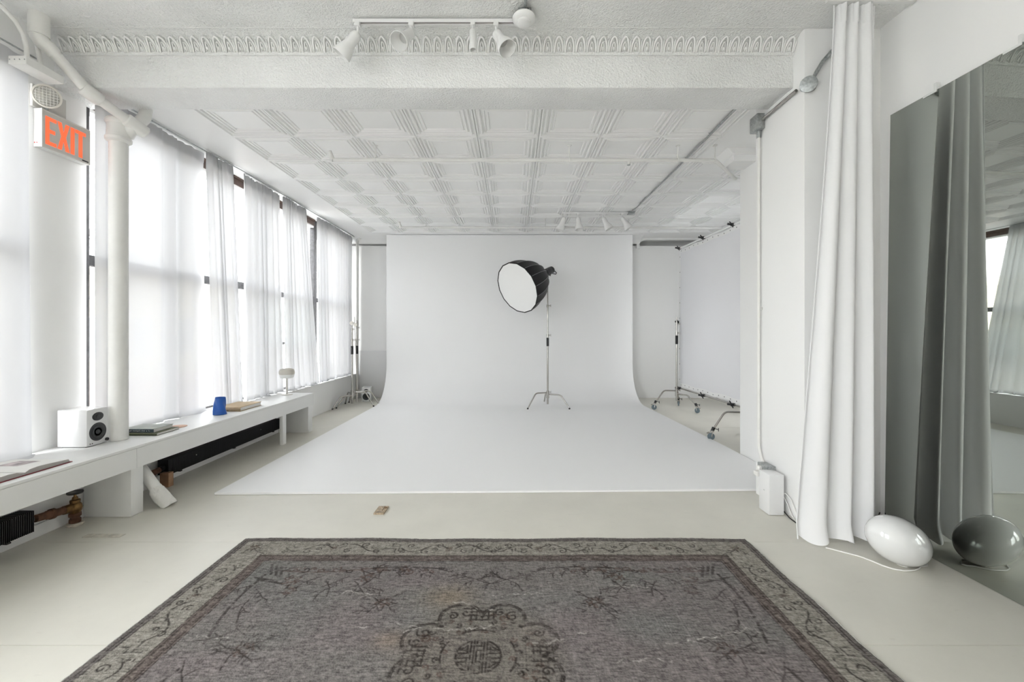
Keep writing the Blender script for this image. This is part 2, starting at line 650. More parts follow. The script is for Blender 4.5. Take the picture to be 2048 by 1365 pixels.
# ------------------------------------------------------------------ windows on the left
def window(n, y0, y1, z0, z1, rails, label, mull=()):
    X0, X1 = -3.58, -3.50
    t = thing('window_%d' % n, label, 'window', (-3.54, (y0 + y1) / 2, z0), 0, None, 'structure')
    w = 0.055
    for a in (y0, y1 - w):
        MB().box(X0, X1, a, a + w, z0, z1).build('stile', DARKW, t, bevel=0.006)
    MB().box(X0, X1, y0 + w, y1 - w, z0, z0 + 0.05).build('bottom_rail', DARKW, t)
    hd = MB()
    hd.box(X0, -3.478, y0 + w, y1 - w, z1 - 0.028, z1)
    hd.box(X0, -3.495, y0 + w, y1 - w, z1 - 0.075, z1 - 0.028)
    hd.box(X0, -3.488, y0 + w, y1 - w, z1 - 0.105, z1 - 0.075)
    hd.build('head_rail', BROWNW, t)
    MB().box(X0, -3.505, y0 + w, y1 - w, z1 - 0.135, z1 - 0.105).build('sash_rail', WMETAL, t)
    for (a, b) in rails:
        MB().box(X0 + 0.01, X1 - 0.005, y0 + w, y1 - w, a, b).build('rail', DARKW, t, bevel=0.005)
    for m_ in mull:
        MB().box(X0, X1, m_ - 0.03, m_ + 0.03, z0, z1).build('mullion', DARKW, t)
    zs = [z0 + 0.05] + [q for r_ in rails for q in r_] + [z1 - 0.135]
    for k in range(0, len(zs), 2):
        MB().box(-3.545, -3.541, y0 + w, y1 - w, zs[k], zs[k + 1]).build('pane', PANE, t)
    return t


window(1, -0.65, 3.145, 0.505, 3.36, [(1.98, 2.06)], 'window behind the nearest sheer curtain beside the exit sign', (1.25,))
window(6, FILL_W6[0], FILL_W6[1], 0.505, 3.36, [(1.98, 2.06)], 'added unseen window in the left wall behind the camera for fill daylight', ((FILL_W6[0] + FILL_W6[1]) / 2,))  # added out of view to bring extra daylight into the room
window(2, 3.585, 4.52, 0.505, ZC, [(1.96, 2.05)], 'dark framed window behind the white column')
window(3, 4.52, 5.98, 0.505, ZC, [(1.96, 2.05)], 'window behind the gathered curtain above the blue vase')
window(4, 5.98, 7.80, 0.505, ZC, [(1.93, 2.01), (1.21, 1.25)], 'window with a lower bar seen between the two far curtains')
window(5, 7.80, 9.06, 0.505, ZC, [(1.93, 2.01)], 'farthest window behind the last sheer curtain')
t = thing('window_7', 'small added fill light window hidden behind the diffusion screen', 'window', (4.4, 6.9, 1.0), 0, None, 'structure')  # invented opening, out of view; brightens the back partition and screen
for a in (6.5, 7.25):
    MB().box(4.36, 4.42, a, a + 0.05, 1.0, 2.1).build('stile', DARKW, t)
for z in (1.0, 1.52, 2.05):
    MB().box(4.36, 4.42, 6.55, 7.25, z, z + 0.05).build('rail', DARKW, t)
MB().box(4.388, 4.392, 6.55, 7.25, 1.05, 2.05).build('pane', PANE, t)
sill = MB().box(-3.60, -3.275, 6.25, 9.30, 0.505, 0.522).build('trim_3', WALL, bevel=0.003)
struct(sill, 'white window sill beyond the end of the bench', 'sill')

# ------------------------------------------------------------------ infinity cove
def cove():
    prof = [(3.85, 0.018)] + [(3.85 + (8.2 - 3.85) * i / 6, 0.018) for i in range(1, 7)]
    r = 0.70
    for i in range(1, 15):
        a = R(90) * i / 14
        prof.append((8.2 + r * math.sin(a), 0.018 + r * (1 - math.cos(a))))
    for i in range(1, 5):
        prof.append((8.9, 0.718 + (3.362 - 0.718) * i / 4))

    def ext(k, y):
        xl = -2.58 + 0.004 * (y - 3.8)
        xr = 2.592 if y < 5.06 else 2.592 - 0.045 * (y - 5.06)
        return xl, xr
    back = []
    for i, (y, z) in enumerate(prof):
        p = Vector(prof[max(i - 1, 0)])
        q = Vector(prof[min(i + 1, len(prof) - 1)])
        d = (q - p).normalized()
        back.append((y + d.y * 0.016, z - d.x * 0.016))
    v, f = [], []
    for k, lst in enumerate((prof, back)):
        for i, (y, z) in enumerate(lst):
            xl, xr = ext(k, y)
            dl = -0.05 if i == 0 else 0
            dr = 0.05 if i == 0 else 0
            v += [(xl, y + dl, z), (xr, y + dr, z)]
    m = len(prof)
    for i in range(m - 1):
        f.append((2 * i, 2 * i + 1, 2 * i + 3, 2 * i + 2))
        o = 2 * m
        f.append((o + 2 * i + 1, o + 2 * i, o + 2 * i + 2, o + 2 * i + 3))
        f.append((2 * i, 2 * i + 2, o + 2 * i + 2, o + 2 * i))
        f.append((2 * i + 3, 2 * i + 1, o + 2 * i + 1, o + 2 * i + 3))
    o = 2 * m
    f.append((1, 0, o, o + 1))
    e = 2 * (m - 1)
    f.append((e, e + 1, o + e + 1, o + e))
    b = MB()
    b.add(v, f)
    return b.build('cyclorama', CYC, smooth=30)


struct(cove(), 'white seamless infinity cove curving from floor to wall', 'infinity cove')

# ------------------------------------------------------------------ bench
bx = lambda y: -2.951 + 0.0194 * y
t = thing('bench', 'long white built-in bench under the windows', 'bench', (-3.1, 3.5, 0))
MB().prism([(-3.47, 0.5), (bx(0.5), 0.5), (bx(6.25), 6.25), (-3.47, 6.25)], BT - 0.02, BT).build('bench_top', BENCH, t, bevel=0.003)
for a, b in ((0.5, 3.375), (3.377, 6.25)):
    MB().prism([(bx(a) - 0.02, a), (bx(a) - 0.001, a), (bx(b) - 0.001, b), (bx(b) - 0.02, b)], 0.368, BT - 0.021).build('fascia', BENCH, t)
MB().prism([(-3.27, 3.35), (bx(3.35) - 0.022, 3.35), (bx(3.46) - 0.022, 3.46), (-3.27, 3.46)], 0, 0.51).build('support_box', BENCH, t, bevel=0.006)
MB().box(-2.893, -2.852, 5.455, 5.535, 0, 0.51).build('leg', BENCH, t, bevel=0.003)
MB().prism([(-3.27, 6.13), (bx(6.13) - 0.021, 6.13), (bx(6.25) - 0.021, 6.25), (-3.27, 6.25)], 0, 0.515).build('end_panel', BENCH, t, bevel=0.003)

# ------------------------------------------------------------------ curtains
def curtain(label, x, y0, y1, z1, folds, amp, seed, yb0=None, yb1=None, pool=0.05, zb=None, m=SHEER, group='sheer curtains along the window wall'):
    rnd = random.Random(seed)
    yb0 = y0 if yb0 is None else yb0
    yb1 = y1 if yb1 is None else yb1
    zb = BT + 0.004 if zb is None else zb
    ph = [rnd.uniform(0, 6.28) for _ in range(6)]
    k2 = folds * rnd.uniform(0.43, 0.6)
    nu = int(folds * 10)
    nv = 36

    def fn(u, s):
        t_ = s
        w = 2 * math.pi * folds * (u + 0.25 / folds * math.sin(2 * math.pi * u * 1.7 + ph[0]))
        a = amp * (0.55 + 0.45 * t_)
        off = a * math.sin(w + ph[1] + 0.5 * t_ * math.sin(3 * u + ph[2]))
        off += 0.55 * a * t_ * math.sin(2 * math.pi * k2 * u + ph[3] + 0.8 * t_)
        if t_ < 0.05:
            off = off * (0.45 + 11 * t_) + 0.006 * math.sin(w * 2.6) * (1 - t_ / 0.05)
        y = (1 - t_) * (y0 + (y1 - y0) * u) + t_ * (yb0 + (yb1 - yb0) * u) + 0.012 * math.cos(w + ph[4])
        zz = z1 + (zb - z1) * min(1.0, t_ / 0.94) + 0.010 * math.sin(9 * u + ph[5]) * (1 - t_)
        if t_ < 0.02:
            zz += 0.006 * math.sin(w * 2.6 + 1)
        xx = x + off
        if t_ > 0.94:                       # cloth lying on the bench
            q = (t_ - 0.94) / 0.06
            xx += pool * q * (0.55 + 0.45 * math.sin(5.1 * u * folds / 3 + ph[2]))
            zz += 0.018 * math.sin(q * math.pi) * (0.6 + 0.4 * math.sin(w * 0.7))
        return (xx, y, min(max(zz, zb), ZC - 0.003))
    b = MB()
    b.grid(fn, nu, nv)
    cu = b.build('sheer_curtain', m, smooth=180, recalc=False)
    tag(cu, label, 'curtain', group)
    h = MB()
    h.grid(lambda u, s: tuple(Vector(fn(u, 0.035 * s)) + Vector((0.004, 0, 0.0))), nu, 2)
    h.build('heading_tape', m, cu, smooth=180, recalc=False)
    return cu


curtain('nearest sheer white curtain at the left edge beside the pier', -3.40, 0.9, 3.10, 3.33, 7, 0.036, 1, 0.9, 3.13, pool=0.14)
curtain('broad flat sheer curtain hanging behind the white column', -3.39, 3.575, 4.84, 3.362, 5, 0.022, 2, 3.57, 4.90, pool=0.05)
curtain('gathered sheer curtain with a dense shaded fold beside the first gap', -3.315, 4.76, 5.20, 3.362, 5, 0.035, 3, 4.93, 5.40, pool=0.06)
curtain('sheer curtain hanging above the tan book box', -3.33, 5.44, 6.26, 3.362, 7, 0.032, 4, 5.45, 6.38, pool=0.06)
curtain('sheer curtain hanging behind the mushroom lamp', -3.31, 6.34, 7.04, 3.362, 7, 0.035, 5, 6.42, 7.50, pool=0.05, zb=0.527)
curtain('farthest sheer curtain by the corner with the metal stands', -3.32, 7.45, 9.10, 3.362, 10, 0.035, 6, 7.58, 9.10, pool=0.03, zb=0.527)
cw = MB()
cw.tube([(-3.37, 0.7, 3.345), (-3.37, 2.0, 3.34), (-3.37, 3.14, 3.345)], 0.006, 8)
cw = cw.build('curtain_wire', GALV)
tag(cw, 'thin wire carrying the nearest sheer curtain', 'wire')
cw = MB()
cw.tube([(-3.33, 3.68, 3.355), (-3.30, 4.6, 3.345), (-3.262, 5.3, 3.35), (-3.262, 6.2, 3.352), (-3.262, 7.4, 3.35), (-3.262, 9.1, 3.354)], 0.006, 8)
cw = cw.build('curtain_wire', GALV)
tag(cw, 'sagging wire carrying the row of sheer curtains beyond the beam', 'wire')

# right-hand linen curtain
def right_curtain():
    rnd = random.Random(3)
    N = 7

    def fn(u, s):
        xt = 2.14 + 0.275 * u
        xb = 1.905 + 0.56 * u
        k = s ** 1.25
        xx = xt + (xb - xt) * k
        w = 2 * math.pi * N / 2 * u
        a = 0.022 + 0.040 * s
        yy = 2.93 + a * math.sin(w + 0.7 * math.sin(2.2 * s + 4 * u)) + 0.03 * s * math.sin(3.1 * u + 1.2) - 0.02 * s + 0.10 * s * u
        xx += 0.020 * (0.5 + s) * math.cos(w * 1.0 + 0.9) * min(1.0, 6 * u, 6 * (1 - u))
        z = ZN - 0.03 + (0.012 - ZN + 0.03) * s
        if s > 0.97:
            z += 0.012 + 0.012 * math.sin(w * 1.3)
            yy -= 0.03 * (s - 0.97) / 0.03
        if s < 0.04:
            yy += 0.008 * math.sin(w * 4) * (1 - s / 0.04)
        return (xx, yy, z)
    b = MB()
    b.grid(fn, 110, 60)
    cu = b.build('linen_curtain', LINEN, smooth=180, recalc=False)
    tag(cu, 'white linen curtain gathered from ceiling to floor beside the mirror', 'curtain')
    pts = [Vector(fn(0.004, s / 40)) + Vector((-0.002, -0.003, 0)) for s in range(41)]
    MB().tube(pts, 0.004, 6).build('edge_seam', LINEN, cu)
    h = MB()
    h.grid(lambda u, s: tuple(Vector(fn(u, 0.035 * s)) + Vector((0, -0.004, 0))), 110, 2)
    h.build('heading_tape', LINEN, cu, smooth=180, recalc=False)


right_curtain()
rt = MB().box(2.08, 2.66, 2.90, 2.93, ZN - 0.022, ZN).build('curtain_rail', WMETAL)
tag(rt, 'white ceiling rail holding the linen curtain', 'rail')

# ------------------------------------------------------------------ mirror
def mirror():
    MI = mat('smoked_mirror', (0.42, 0.445, 0.415), 0.015, 1.0)
    t = thing('wall_mirror', 'tall dark wall mirror leaning beside the white curtain', 'mirror', (2.61, 2.2, 0))
    L = 2.1
    yb = 3.08

    def P(l, z, d):
        y = yb - l
        return (2.60 + 0.030 * l + 0.042 * z / 2.93 + d, y, z)
    v = [P(0, 0.004, 0), P(L, 0.004, 0), P(L, 2.93, 0), P(0, 2.93, 0), P(0, 0.004, 0.006), P(L, 0.004, 0.006), P(L, 2.93, 0.006), P(0, 2.93, 0.006)]
    b = MB()
    b.add(v, [(0, 1, 2, 3), (4, 7, 6, 5), (0, 3, 7, 4), (1, 5, 6, 2), (0, 4, 5, 1), (3, 2, 6, 7)])
    b.build('mirror_glass', MI, t, smooth=0)
    CL = mat('clear_clip', (0.75, 0.76, 0.75), 0.25)
    for l in (0.285, 0.735, 1.3):
        c = MB()
        p = P(l, 2.93, 0)
        c.box(p[0] - 0.005, p[0] + 0.0, p[1] - 0.045, p[1] + 0.045, p[2] - 0.012, p[2] + 0.002)
        c.box(p[0] - 0.005, p[0] + 0.022, p[1] - 0.045, p[1] - 0.028, p[2] + 0.002, p[2] + 0.045)
        c.build('mirror_clip', CL, t)


mirror()

# ------------------------------------------------------------------ rug
def rug():
    x0, x1, yf, yn = -1.810, 1.565, 2.982, 0.83
    W, H = x1 - x0, yf - yn
    res = 0.0044
    nx, ny = int(W / res), int(H / res)
    U, V = np.meshgrid(np.linspace(0, W, nx), np.linspace(0, H, ny))   # u right, v toward the camera
    rng = np.random.default_rng(5)

    def vn(sx, sy, seed):
        """smooth value noise with cells sx by sy metres"""
        g = np.random.default_rng(seed).random((int(H / sy) + 3, int(W / sx) + 3))
        a, b = U / sx, V / sy
        i, j = a.astype(int), b.astype(int)
        fa, fb = a - i, b - j
        fa = fa * fa * (3 - 2 * fa)
        fb = fb * fb * (3 - 2 * fb)
        return (g[j, i] * (1 - fa) + g[j, i + 1] * fa) * (1 - fb) + (g[j + 1, i] * (1 - fa) + g[j + 1, i + 1] * fa) * fb

    def srgb(r, g, b):
        c = np.array([r, g, b]) / 255.0
        return np.where(c <= 0.04045, c / 12.92, ((c + 0.055) / 1.055) ** 2.4)
    field = srgb(116, 112, 109)
    border = srgb(138, 134, 126)
    fret = srgb(109, 100, 95)
    edge = srgb(108, 103, 100)
    dark = srgb(52, 47, 44)
    brown = srgb(80, 64, 56)
    D = np.minimum(np.minimum(U, W - U), np.minimum(V, H - V))
    C = np.empty((ny, nx, 3))
    C[:] = edge
    C[D > 0.040] = border
    C[D > 0.222] = fret
    C[D > 0.290] = field
    # large soft tone changes of the faded dye
    purple = srgb(117, 110, 109)
    grey = srgb(112, 112, 109)
    tan = srgb(132, 118, 100)
    inner = (D > 0.29)[..., None]
    k = np.clip((vn(0.55, 0.16, 1) - 0.35) * 2.2, 0, 1)[..., None]
    C = np.where(inner, C * (1 - 0.8 * k) + purple * 0.8 * k, C)
    k = np.clip((vn(0.35, 0.22, 2) - 0.5) * 2.4, 0, 1)[..., None]
    C = np.where(inner, C * (1 - 0.7 * k) + grey * 0.7 * k, C)
    k = (np.exp(-((U - 1.47) / 0.13) ** 2 - ((V - 0.66) / 0.10) ** 2) * 0.6 + np.exp(-((U - 1.25) / 0.08) ** 2 - ((V - 0.98) / 0.06) ** 2) * 0.45)[..., None]
    C = C * (1 - k) + tan * k
    rm = np.clip((np.hypot(U - 1.66, V - 1.077) - 0.30) / 0.12, 0, 1)[..., None]
    med = srgb(112, 106, 98)
    C = np.where(inner, C * (0.35 + 0.65 * rm) + med * 0.65 * (1 - rm), C)
    A = np.zeros((ny, nx))      # ink coverage of the dark drawing
    B = np.zeros((ny, nx))      # brown drawing
    Wt = np.zeros((ny, nx))     # bare white warp

    def stroke(pts, w, T=A, a=1.0, mirror=True):
        for side in ((0, 1) if mirror else (0,)):
            q = [(W - p[0], p[1]) if side else p for p in pts]
            for (ua, va), (ub, vb) in zip(q[:-1], q[1:]):
                pad = w + 2 * res
                i0 = max(0, int((min(ua, ub) - pad) / W * (nx - 1)))
                i1 = min(nx, int((max(ua, ub) + pad) / W * (nx - 1)) + 2)
                j0 = max(0, int((min(va, vb) - pad) / H * (ny - 1)))
                j1 = min(ny, int((max(va, vb) + pad) / H * (ny - 1)) + 2)
                if i1 <= i0 or j1 <= j0:
                    continue
                uu, vv = U[j0:j1, i0:i1], V[j0:j1, i0:i1]
                dx, dy = ub - ua, vb - va
                L2 = dx * dx + dy * dy + 1e-12
                s = np.clip(((uu - ua) * dx + (vv - va) * dy) / L2, 0, 1)
                d = np.hypot(uu - ua - s * dx, vv - va - s * dy)
                c = np.clip((w * 0.62 - d) / res + 0.6, 0, 1) * a
                T[j0:j1, i0:i1] = np.maximum(T[j0:j1, i0:i1], c)

    def spiral(cu, cv, r, a0, turns, sgn=1, shrink=0.85):
        n = 22
        return [(cu + r * (1 - shrink * i / n) * math.cos(a0 + sgn * 2 * math.pi * turns * i / n),
                 cv + r * (1 - shrink * i / n) * math.sin(a0 + sgn * 2 * math.pi * turns * i / n)) for i in range(n + 1)]

    def wav(p0, p1, bend, n=10):
        (a, b), (c, d) = p0, p1
        nx_, ny_ = -(d - b), (c - a)
        return [(a + (c - a) * i / n + nx_ * bend * math.sin(math.pi * i / n), b + (d - b) * i / n + ny_ * bend * math.sin(math.pi * i / n)) for i in range(n + 1)]

    rr = random.Random(11)

    def twig(u, v, ang, L, T=A, n=5, w=0.0048, depth=0):
        p = [(u, v)]
        a = ang
        for i in range(n):
            a += rr.uniform(-0.45, 0.45)
            p.append((p[-1][0] + L / n * math.cos(a), p[-1][1] + L / n * math.sin(a)))
        stroke(p, w, T, 0.9)
        if depth < 2:
            for i in range(1, n, 1 if depth == 0 else 2):
                if rr.random() < 0.75:
                    twig(p[i][0], p[i][1], ang + rr.choice((-1, 1)) * rr.uniform(0.5, 1.1), L * rr.uniform(0.25, 0.42), T, 3, w * 0.8, depth + 1)

    def flower(u, v, r):
        for k in range(7):
            a = k * 0.9 + rr.uniform(-.2, .2)
            stroke(spiral(u + r * 0.6 * math.cos(a), v + r * 0.6 * math.sin(a), r * 0.42, a, 0.8, rr.choice((-1, 1))), 0.007, B, 0.95)
        for k in range(5):
            a = k * 1.3
            stroke([(u + r * 0.9 * math.cos(a), v + r * 0.9 * math.sin(a)), (u + r * 1.6 * math.cos(a + .2), v + r * 1.6 * math.sin(a + .2))], 0.006, A, 0.8)

    # plain guard lines
    for d_ in (0.024, 0.043, 0.222, 0.236, 0.278, 0.292):
        p = [(W / 2, d_), (d_, d_), (d_, H - d_), (W / 2, H - d_)]
        stroke(p, 0.005, A, 0.85)
    # fret band: broken hooked boxes
    def fret_run(fn, length):
        s = 0.30
        while s < length:
            for pts in ([(s, 0.242), (s + 0.062, 0.242), (s + 0.062, 0.262), (s + 0.02, 0.262)], [(s + 0.01, 0.272), (s + 0.078, 0.272)], [(s + 0.075, 0.243), (s + 0.092, 0.270)]):
                stroke([fn(*p) for p in pts], 0.0055, A, 0.6)
            s += 0.102
    fret_run(lambda s, d_: (s, d_), W / 2)
    fret_run(lambda s, d_: (s, H - d_), W / 2)
    fret_run(lambda s, d_: (d_, s), H - 0.3)
    # border vines: S-curves ending in spirals, hooked boxes, small flowers
    def vine(fn, length, start):
        s = start
        k = 0
        while s < length:
            up = 1 if k % 2 == 0 else -1
            m_ = 0.132
            stem = [(s + 0.30 * i / 14, m_ + up * 0.045 * math.sin(2 * math.pi * i / 14)) for i in range(15)]
            stroke([fn(*p) for p in stem], 0.0065, A, 0.92)
            for (ds, dd, r, a0, sg) in ((0.06, -0.035, 0.030, 1.2, 1), (0.16, 0.040, 0.034, -1.2, -1), (0.25, -0.042, 0.026, 1.6, 1), (0.01, 0.045, 0.024, -1.6, 1), (0.215, 0.012, 0.020, 0.2, -1)):
                stroke([fn(*p) for p in spiral(s + ds, m_ + up * dd, r, a0 * up, 1.15, sg * up)], 0.006, A, 0.92)
            if k % 2 == 1:
                q = s + 0.335
                for pts in ([(q, 0.075), (q, 0.11), (q + 0.05, 0.11), (q + 0.05, 0.085)], [(q - 0.04, 0.14), (q + 0.03, 0.14), (q + 0.03, 0.185)], [(q + 0.05, 0.13), (q + 0.05, 0.165), (q + 0.09, 0.165)]):
                    stroke([fn(*p) for p in pts], 0.0055, A, 0.8)
                s += 0.10
            else:
                for j in range(5):
                    c_ = fn(s + 0.315 + rr.uniform(-.018, .018), m_ + rr.uniform(-.03, .03))
                    stroke(spiral(c_[0], c_[1], 0.014, rr.uniform(0, 6), 0.8), 0.006, B, 0.9)
                s += 0.05
            s += 0.30
            k += 1
    vine(lambda s, d_: (s, d_), W / 2 - 0.05, 0.34)
    vine(lambda s, d_: (s, H - d_), W / 2 - 0.05, 0.34)
    vine(lambda s, d_: (d_, s), H - 0.3, 0.34)
    for (u, v) in ((0.13, 0.13), (0.13, H - 0.13)):
        twig(u, v, 0.6, 0.20)
        twig(u, v, 2.6, 0.10)
        flower(u, v, 0.03)
    # corner sprays in the field
    for vv_, sg in ((0, 1), (H, -1)):
        f_ = lambda u, v: (u, vv_ + sg * v)
        stroke([f_(*p) for p in wav((0.42, 0.40), (1.02, 0.37), 0.05)], 0.010, B, 0.8)
        stroke([f_(*p) for p in wav((0.98, 0.37), (1.42, 0.385), -0.04)], 0.009, A, 0.85)
        for i in range(22):
            u = 0.46 + i * 0.044
            p = f_(u, 0.385 + rr.uniform(-.02, .03))
            stroke(spiral(p[0], p[1], rr.uniform(0.016, 0.03), rr.uniform(0, 6), 1.0, rr.choice((-1, 1))), 0.007, B if i % 3 else A, 0.9)
        for i in range(8):
            p = f_(0.92 + i * 0.065, 0.39)
            twig(p[0], p[1], sg * rr.choice((1.0, -0.7, 0.5, 2.2)), 0.09, A, 3)
        stroke([f_(*p) for p in wav((0.38, 0.44), (0.42, 1.0), 0.06)], 0.011, A, 0.8)
        for i in range(6):
            p = f_(0.39 + 0.02 * i, 0.50 + i * 0.085)
            twig(p[0], p[1], sg * rr.choice((0.7, 2.2, 1.3)), 0.15, A, 4)
        for i in range(3):
            p = f_(0.36 + i * 0.035, 0.335 + 0.012 * i)
            stroke([p, f_(0.36 + i * 0.035 + 0.05, 0.335 + 0.012 * i + 0.10)], 0.012, A, 0.8)
            p = f_(0.335 + i * 0.03, 0.47 + 0.015 * i)
            stroke([p, (p[0] + 0.12, p[1] + sg * 0.03)], 0.010, A, 0.8)
        for (u, v, r) in ((0.98, 0.47, 0.045), (0.56, 0.50, 0.05), (1.03, 0.385, 0.035), (0.60, 0.60, 0.035), (1.17, 0.38, 0.034)):
            p = f_(u, v)
            flower(p[0], p[1], r)
        for i in range(7):
            p = f_(0.72 + i * 0.05, 0.46 + 0.05 * (i % 3))
            twig(p[0], p[1], sg * rr.uniform(0.2, 2.4), 0.15, A, 4)
    # scattered sprays
    for (u, v) in ((1.12, 0.70), (0.60, 1.04), (1.12, H - 0.70)):
        flower(u + 0.02, v, 0.042)
        for a in (-0.6, 0.5, 1.7, 2.7, 3.6, -1.6):
            twig(u, v, a, rr.uniform(0.11, 0.17), A, 5, 0.0048)
    for a in (0.1, 0.9, 2.4, 3.4, -0.4, -2.6):
        twig(1.60, 0.49, a, 0.15, A, 5, 0.0048)
    # centre medallion
    cu, cvv = 1.66, 1.077
    circ = lambda r, a0=0, a1=2 * math.pi, n=40: [(cu + r * math.cos(a0 + (a1 - a0) * i / n), cvv + r * math.sin(a0 + (a1 - a0) * i / n)) for i in range(n + 1)]
    st = lambda p, w=0.0065, a=0.95, T=A: stroke(p, w, T, a, False)
    for s_ in (0, 1):
        o = math.pi * s_
        st(circ(0.098, -R(62) + o, R(62) + o), 0.008)
        sg = 1 if s_ == 0 else -1
        for (px, h_) in ((0.022, 0.095), (0.036, 0.09)):
            st([(cu + sg * px, cvv - h_), (cu + sg * px, cvv + h_)])
        for (pv, a_, b_) in ((-0.016, 0.045, 0.098), (0.012, 0.045, 0.098), (-0.035, 0.05, 0.082), (0.034, 0.05, 0.08)):
            st([(cu + sg * a_, cvv + pv), (cu + sg * b_, cvv + pv)])
        st([(cu + sg * 0.05, cvv - 0.016), (cu + sg * 0.05, cvv - 0.062), (cu + sg * 0.085, cvv - 0.035)])
        st([(cu + sg * 0.05, cvv + 0.012), (cu + sg * 0.05, cvv + 0.066), (cu + sg * 0.085, cvv + 0.034)])
        for q in (-0.078, 0.0, 0.078):
            hh = 0.018 if q else 0.034
            st([(cu - 0.010, cvv + q - hh), (cu + 0.010, cvv + q - hh), (cu + 0.010, cvv + q + hh), (cu - 0.010, cvv + q + hh), (cu - 0.010, cvv + q - hh)], 0.006)
    for k in range(8):                                  # lobed scroll ring
        a = R(22.5 + 45 * k)
        c = (cu + 0.272 * math.cos(a), cvv + 0.272 * math.sin(a))
        n = 26
        sg = 1 if k % 2 else -1
        for rr_, w_ in ((0.108, 0.009), (0.098, 0.005)):
            st([(c[0] + rr_ * math.cos(a + (i / n - 0.5) * 3.7), c[1] + rr_ * math.sin(a + (i / n - 0.5) * 3.7)) for i in range(n + 1)], w_)
        for o_, r_ in ((0.9, 0.036), (-0.8, 0.028)):
            st(spiral(c[0] + 0.045 * math.cos(a + o_), c[1] + 0.045 * math.sin(a + o_), r_, a, 1.2, sg), 0.007)
        for j in range(4):
            st(spiral(c[0] - 0.05 * math.cos(a + j - 1.5), c[1] - 0.05 * math.sin(a + j - 1.5), 0.018, j, 0.9, -sg), 0.007, 0.9, B if j % 2 else A)
        if k % 2 == 0:
            st(spiral(c[0], c[1], 0.03, a, 1.3), 0.010, 0.9, B)
    for k in range(4):                                  # hooked frets on the four axes
        a = R(90 * k)
        e1, e2 = (math.cos(a), math.sin(a)), (-math.sin(a), math.cos(a))
        pt = lambda r, s: (cu + e1[0] * r + e2[0] * s, cvv + e1[1] * r + e2[1] * s)
        for s in (-0.055, -0.03, 0.0, 0.03, 0.055):
            st([pt(0.235, s), pt(0.33 - abs(s) * 0.6, s)], 0.0065)
        for r_ in (0.24, 0.27, 0.30, 0.325):
            st([pt(r_, -0.06), pt(r_, 0.06)], 0.006)
        st(circ(0.165, a - 0.55, a + 0.55, 12), 0.007)
        for j in range(6):
            p = pt(0.15 + 0.015 * (j % 3), -0.10 + 0.04 * j)
            st(spiral(p[0], p[1], 0.017, j, 1.0), 0.006, 0.9, B if j % 3 == 0 else A)
    # frayed white warp cracks
    for (u, v, L) in ((0.85, 0.62, 0.22), (1.05, 0.90, 0.30), (1.30, 0.93, 0.40), (1.7, 0.64, 0.30), (0.3, 0.95, 0.2), (2.5, 1.0, 0.45), (2.35, 0.55, 0.2), (2.25, 1.12, 0.3), (1.9, 1.0, 0.25), (1.5, 0.70, 0.2), (0.9, 1.35, 0.3), (2.0, 1.45, 0.4)):
        p = [(u, v)]
        while p[-1][0] < u + L:
            p.append((p[-1][0] + rr.uniform(0.008, 0.022), p[-1][1] + rr.uniform(-0.016, 0.016)))
        stroke(p, 0.0036, Wt, 0.55, False)
    # wear breaks the drawing up
    wear = np.clip((vn(0.03, 0.012, 8) - 0.15) * 3.5, 0.3, 1) * np.clip(0.6 + 0.9 * vn(0.4, 0.3, 9), 0.5, 1)
    Wt *= np.clip((vn(0.02, 0.02, 33) - 0.25) * 3, 0, 1)
    A *= wear * 0.95
    B *= wear * 0.80
    C = C * (1 - B[..., None]) + brown * B[..., None]
    C = C * (1 - A[..., None]) + dark * A[..., None]
    C = C * (1 - Wt[..., None]) + srgb(190, 186, 178) * Wt[..., None]
    # weave: short horizontal light threads, plus vertical abrash on the right
    th = vn(0.024, 0.0046, 20)
    th2 = vn(0.007, 0.02, 21)
    g = 1 + 0.75 * (th - 0.5) + 0.35 * (th2 - 0.5) + 0.6 * (rng.random((ny, nx)) - 0.5)
    g += 0.25 * np.clip((vn(0.006, 0.30, 22) - 0.72) * 5, 0, 1) * np.clip((U / W - 0.35) * 3, 0, 1)
    C = np.clip(C * g[..., None], 0, 1)
    ragged = (vn(0.03, 0.03, 30) - 0.5) * 0.006
    X = x0 + U
    Y = yf - V
    wob = 0.006 * np.sin(U * 3.1) + 0.004 * np.sin(U * 9.0)
    Y = Y + wob * np.clip(1 - V / 0.5, 0, 1)
    X = X + (0.004 * np.sin(V * 11) + ragged) * np.clip((U - W + 0.3) / 0.3, 0, 1)
    Z = 0.012 + 0.0022 * (th - 0.5) + 0.0015 * (rng.random((ny, nx)) - 0.5) - 0.0015 * A
    co_ = np.stack([X, Y, Z], -1).reshape(-1, 3)
    idx = np.arange(nx * ny).reshape(ny, nx)
    q = np.stack([idx[:-1, :-1], idx[1:, :-1], idx[1:, 1:], idx[:-1, 1:]], -1).reshape(-1, 4)
    ring = np.concatenate([idx[0, :], idx[1:, -1], idx[-1, -2::-1], idx[-2:0:-1, 0]])
    sk = co_[ring].copy()
    sk[:, 2] = 0.0012
    nb = len(co_)
    co_ = np.concatenate([co_, sk])
    m = len(ring)
    i = np.arange(m)
    sq = np.stack([ring[i], ring[(i + 1) % m], nb + (i + 1) % m, nb + i], -1)
    q = np.concatenate([q, sq])
    col = np.ones((len(co_), 4))
    col[:nb, :3] = C.reshape(-1, 3)
    col[nb:, :3] = C.reshape(-1, 3)[ring]
    me = bpy.data.meshes.new('rug')
    me.vertices.add(len(co_))
    org = np.array([(x0 + x1) / 2, (yf + yn) / 2, 0.0])
    me.vertices.foreach_set('co', (co_ - org).astype(np.float32).ravel())
    me.loops.add(len(q) * 4)
    me.loops.foreach_set('vertex_index', q.astype(np.int32).ravel())
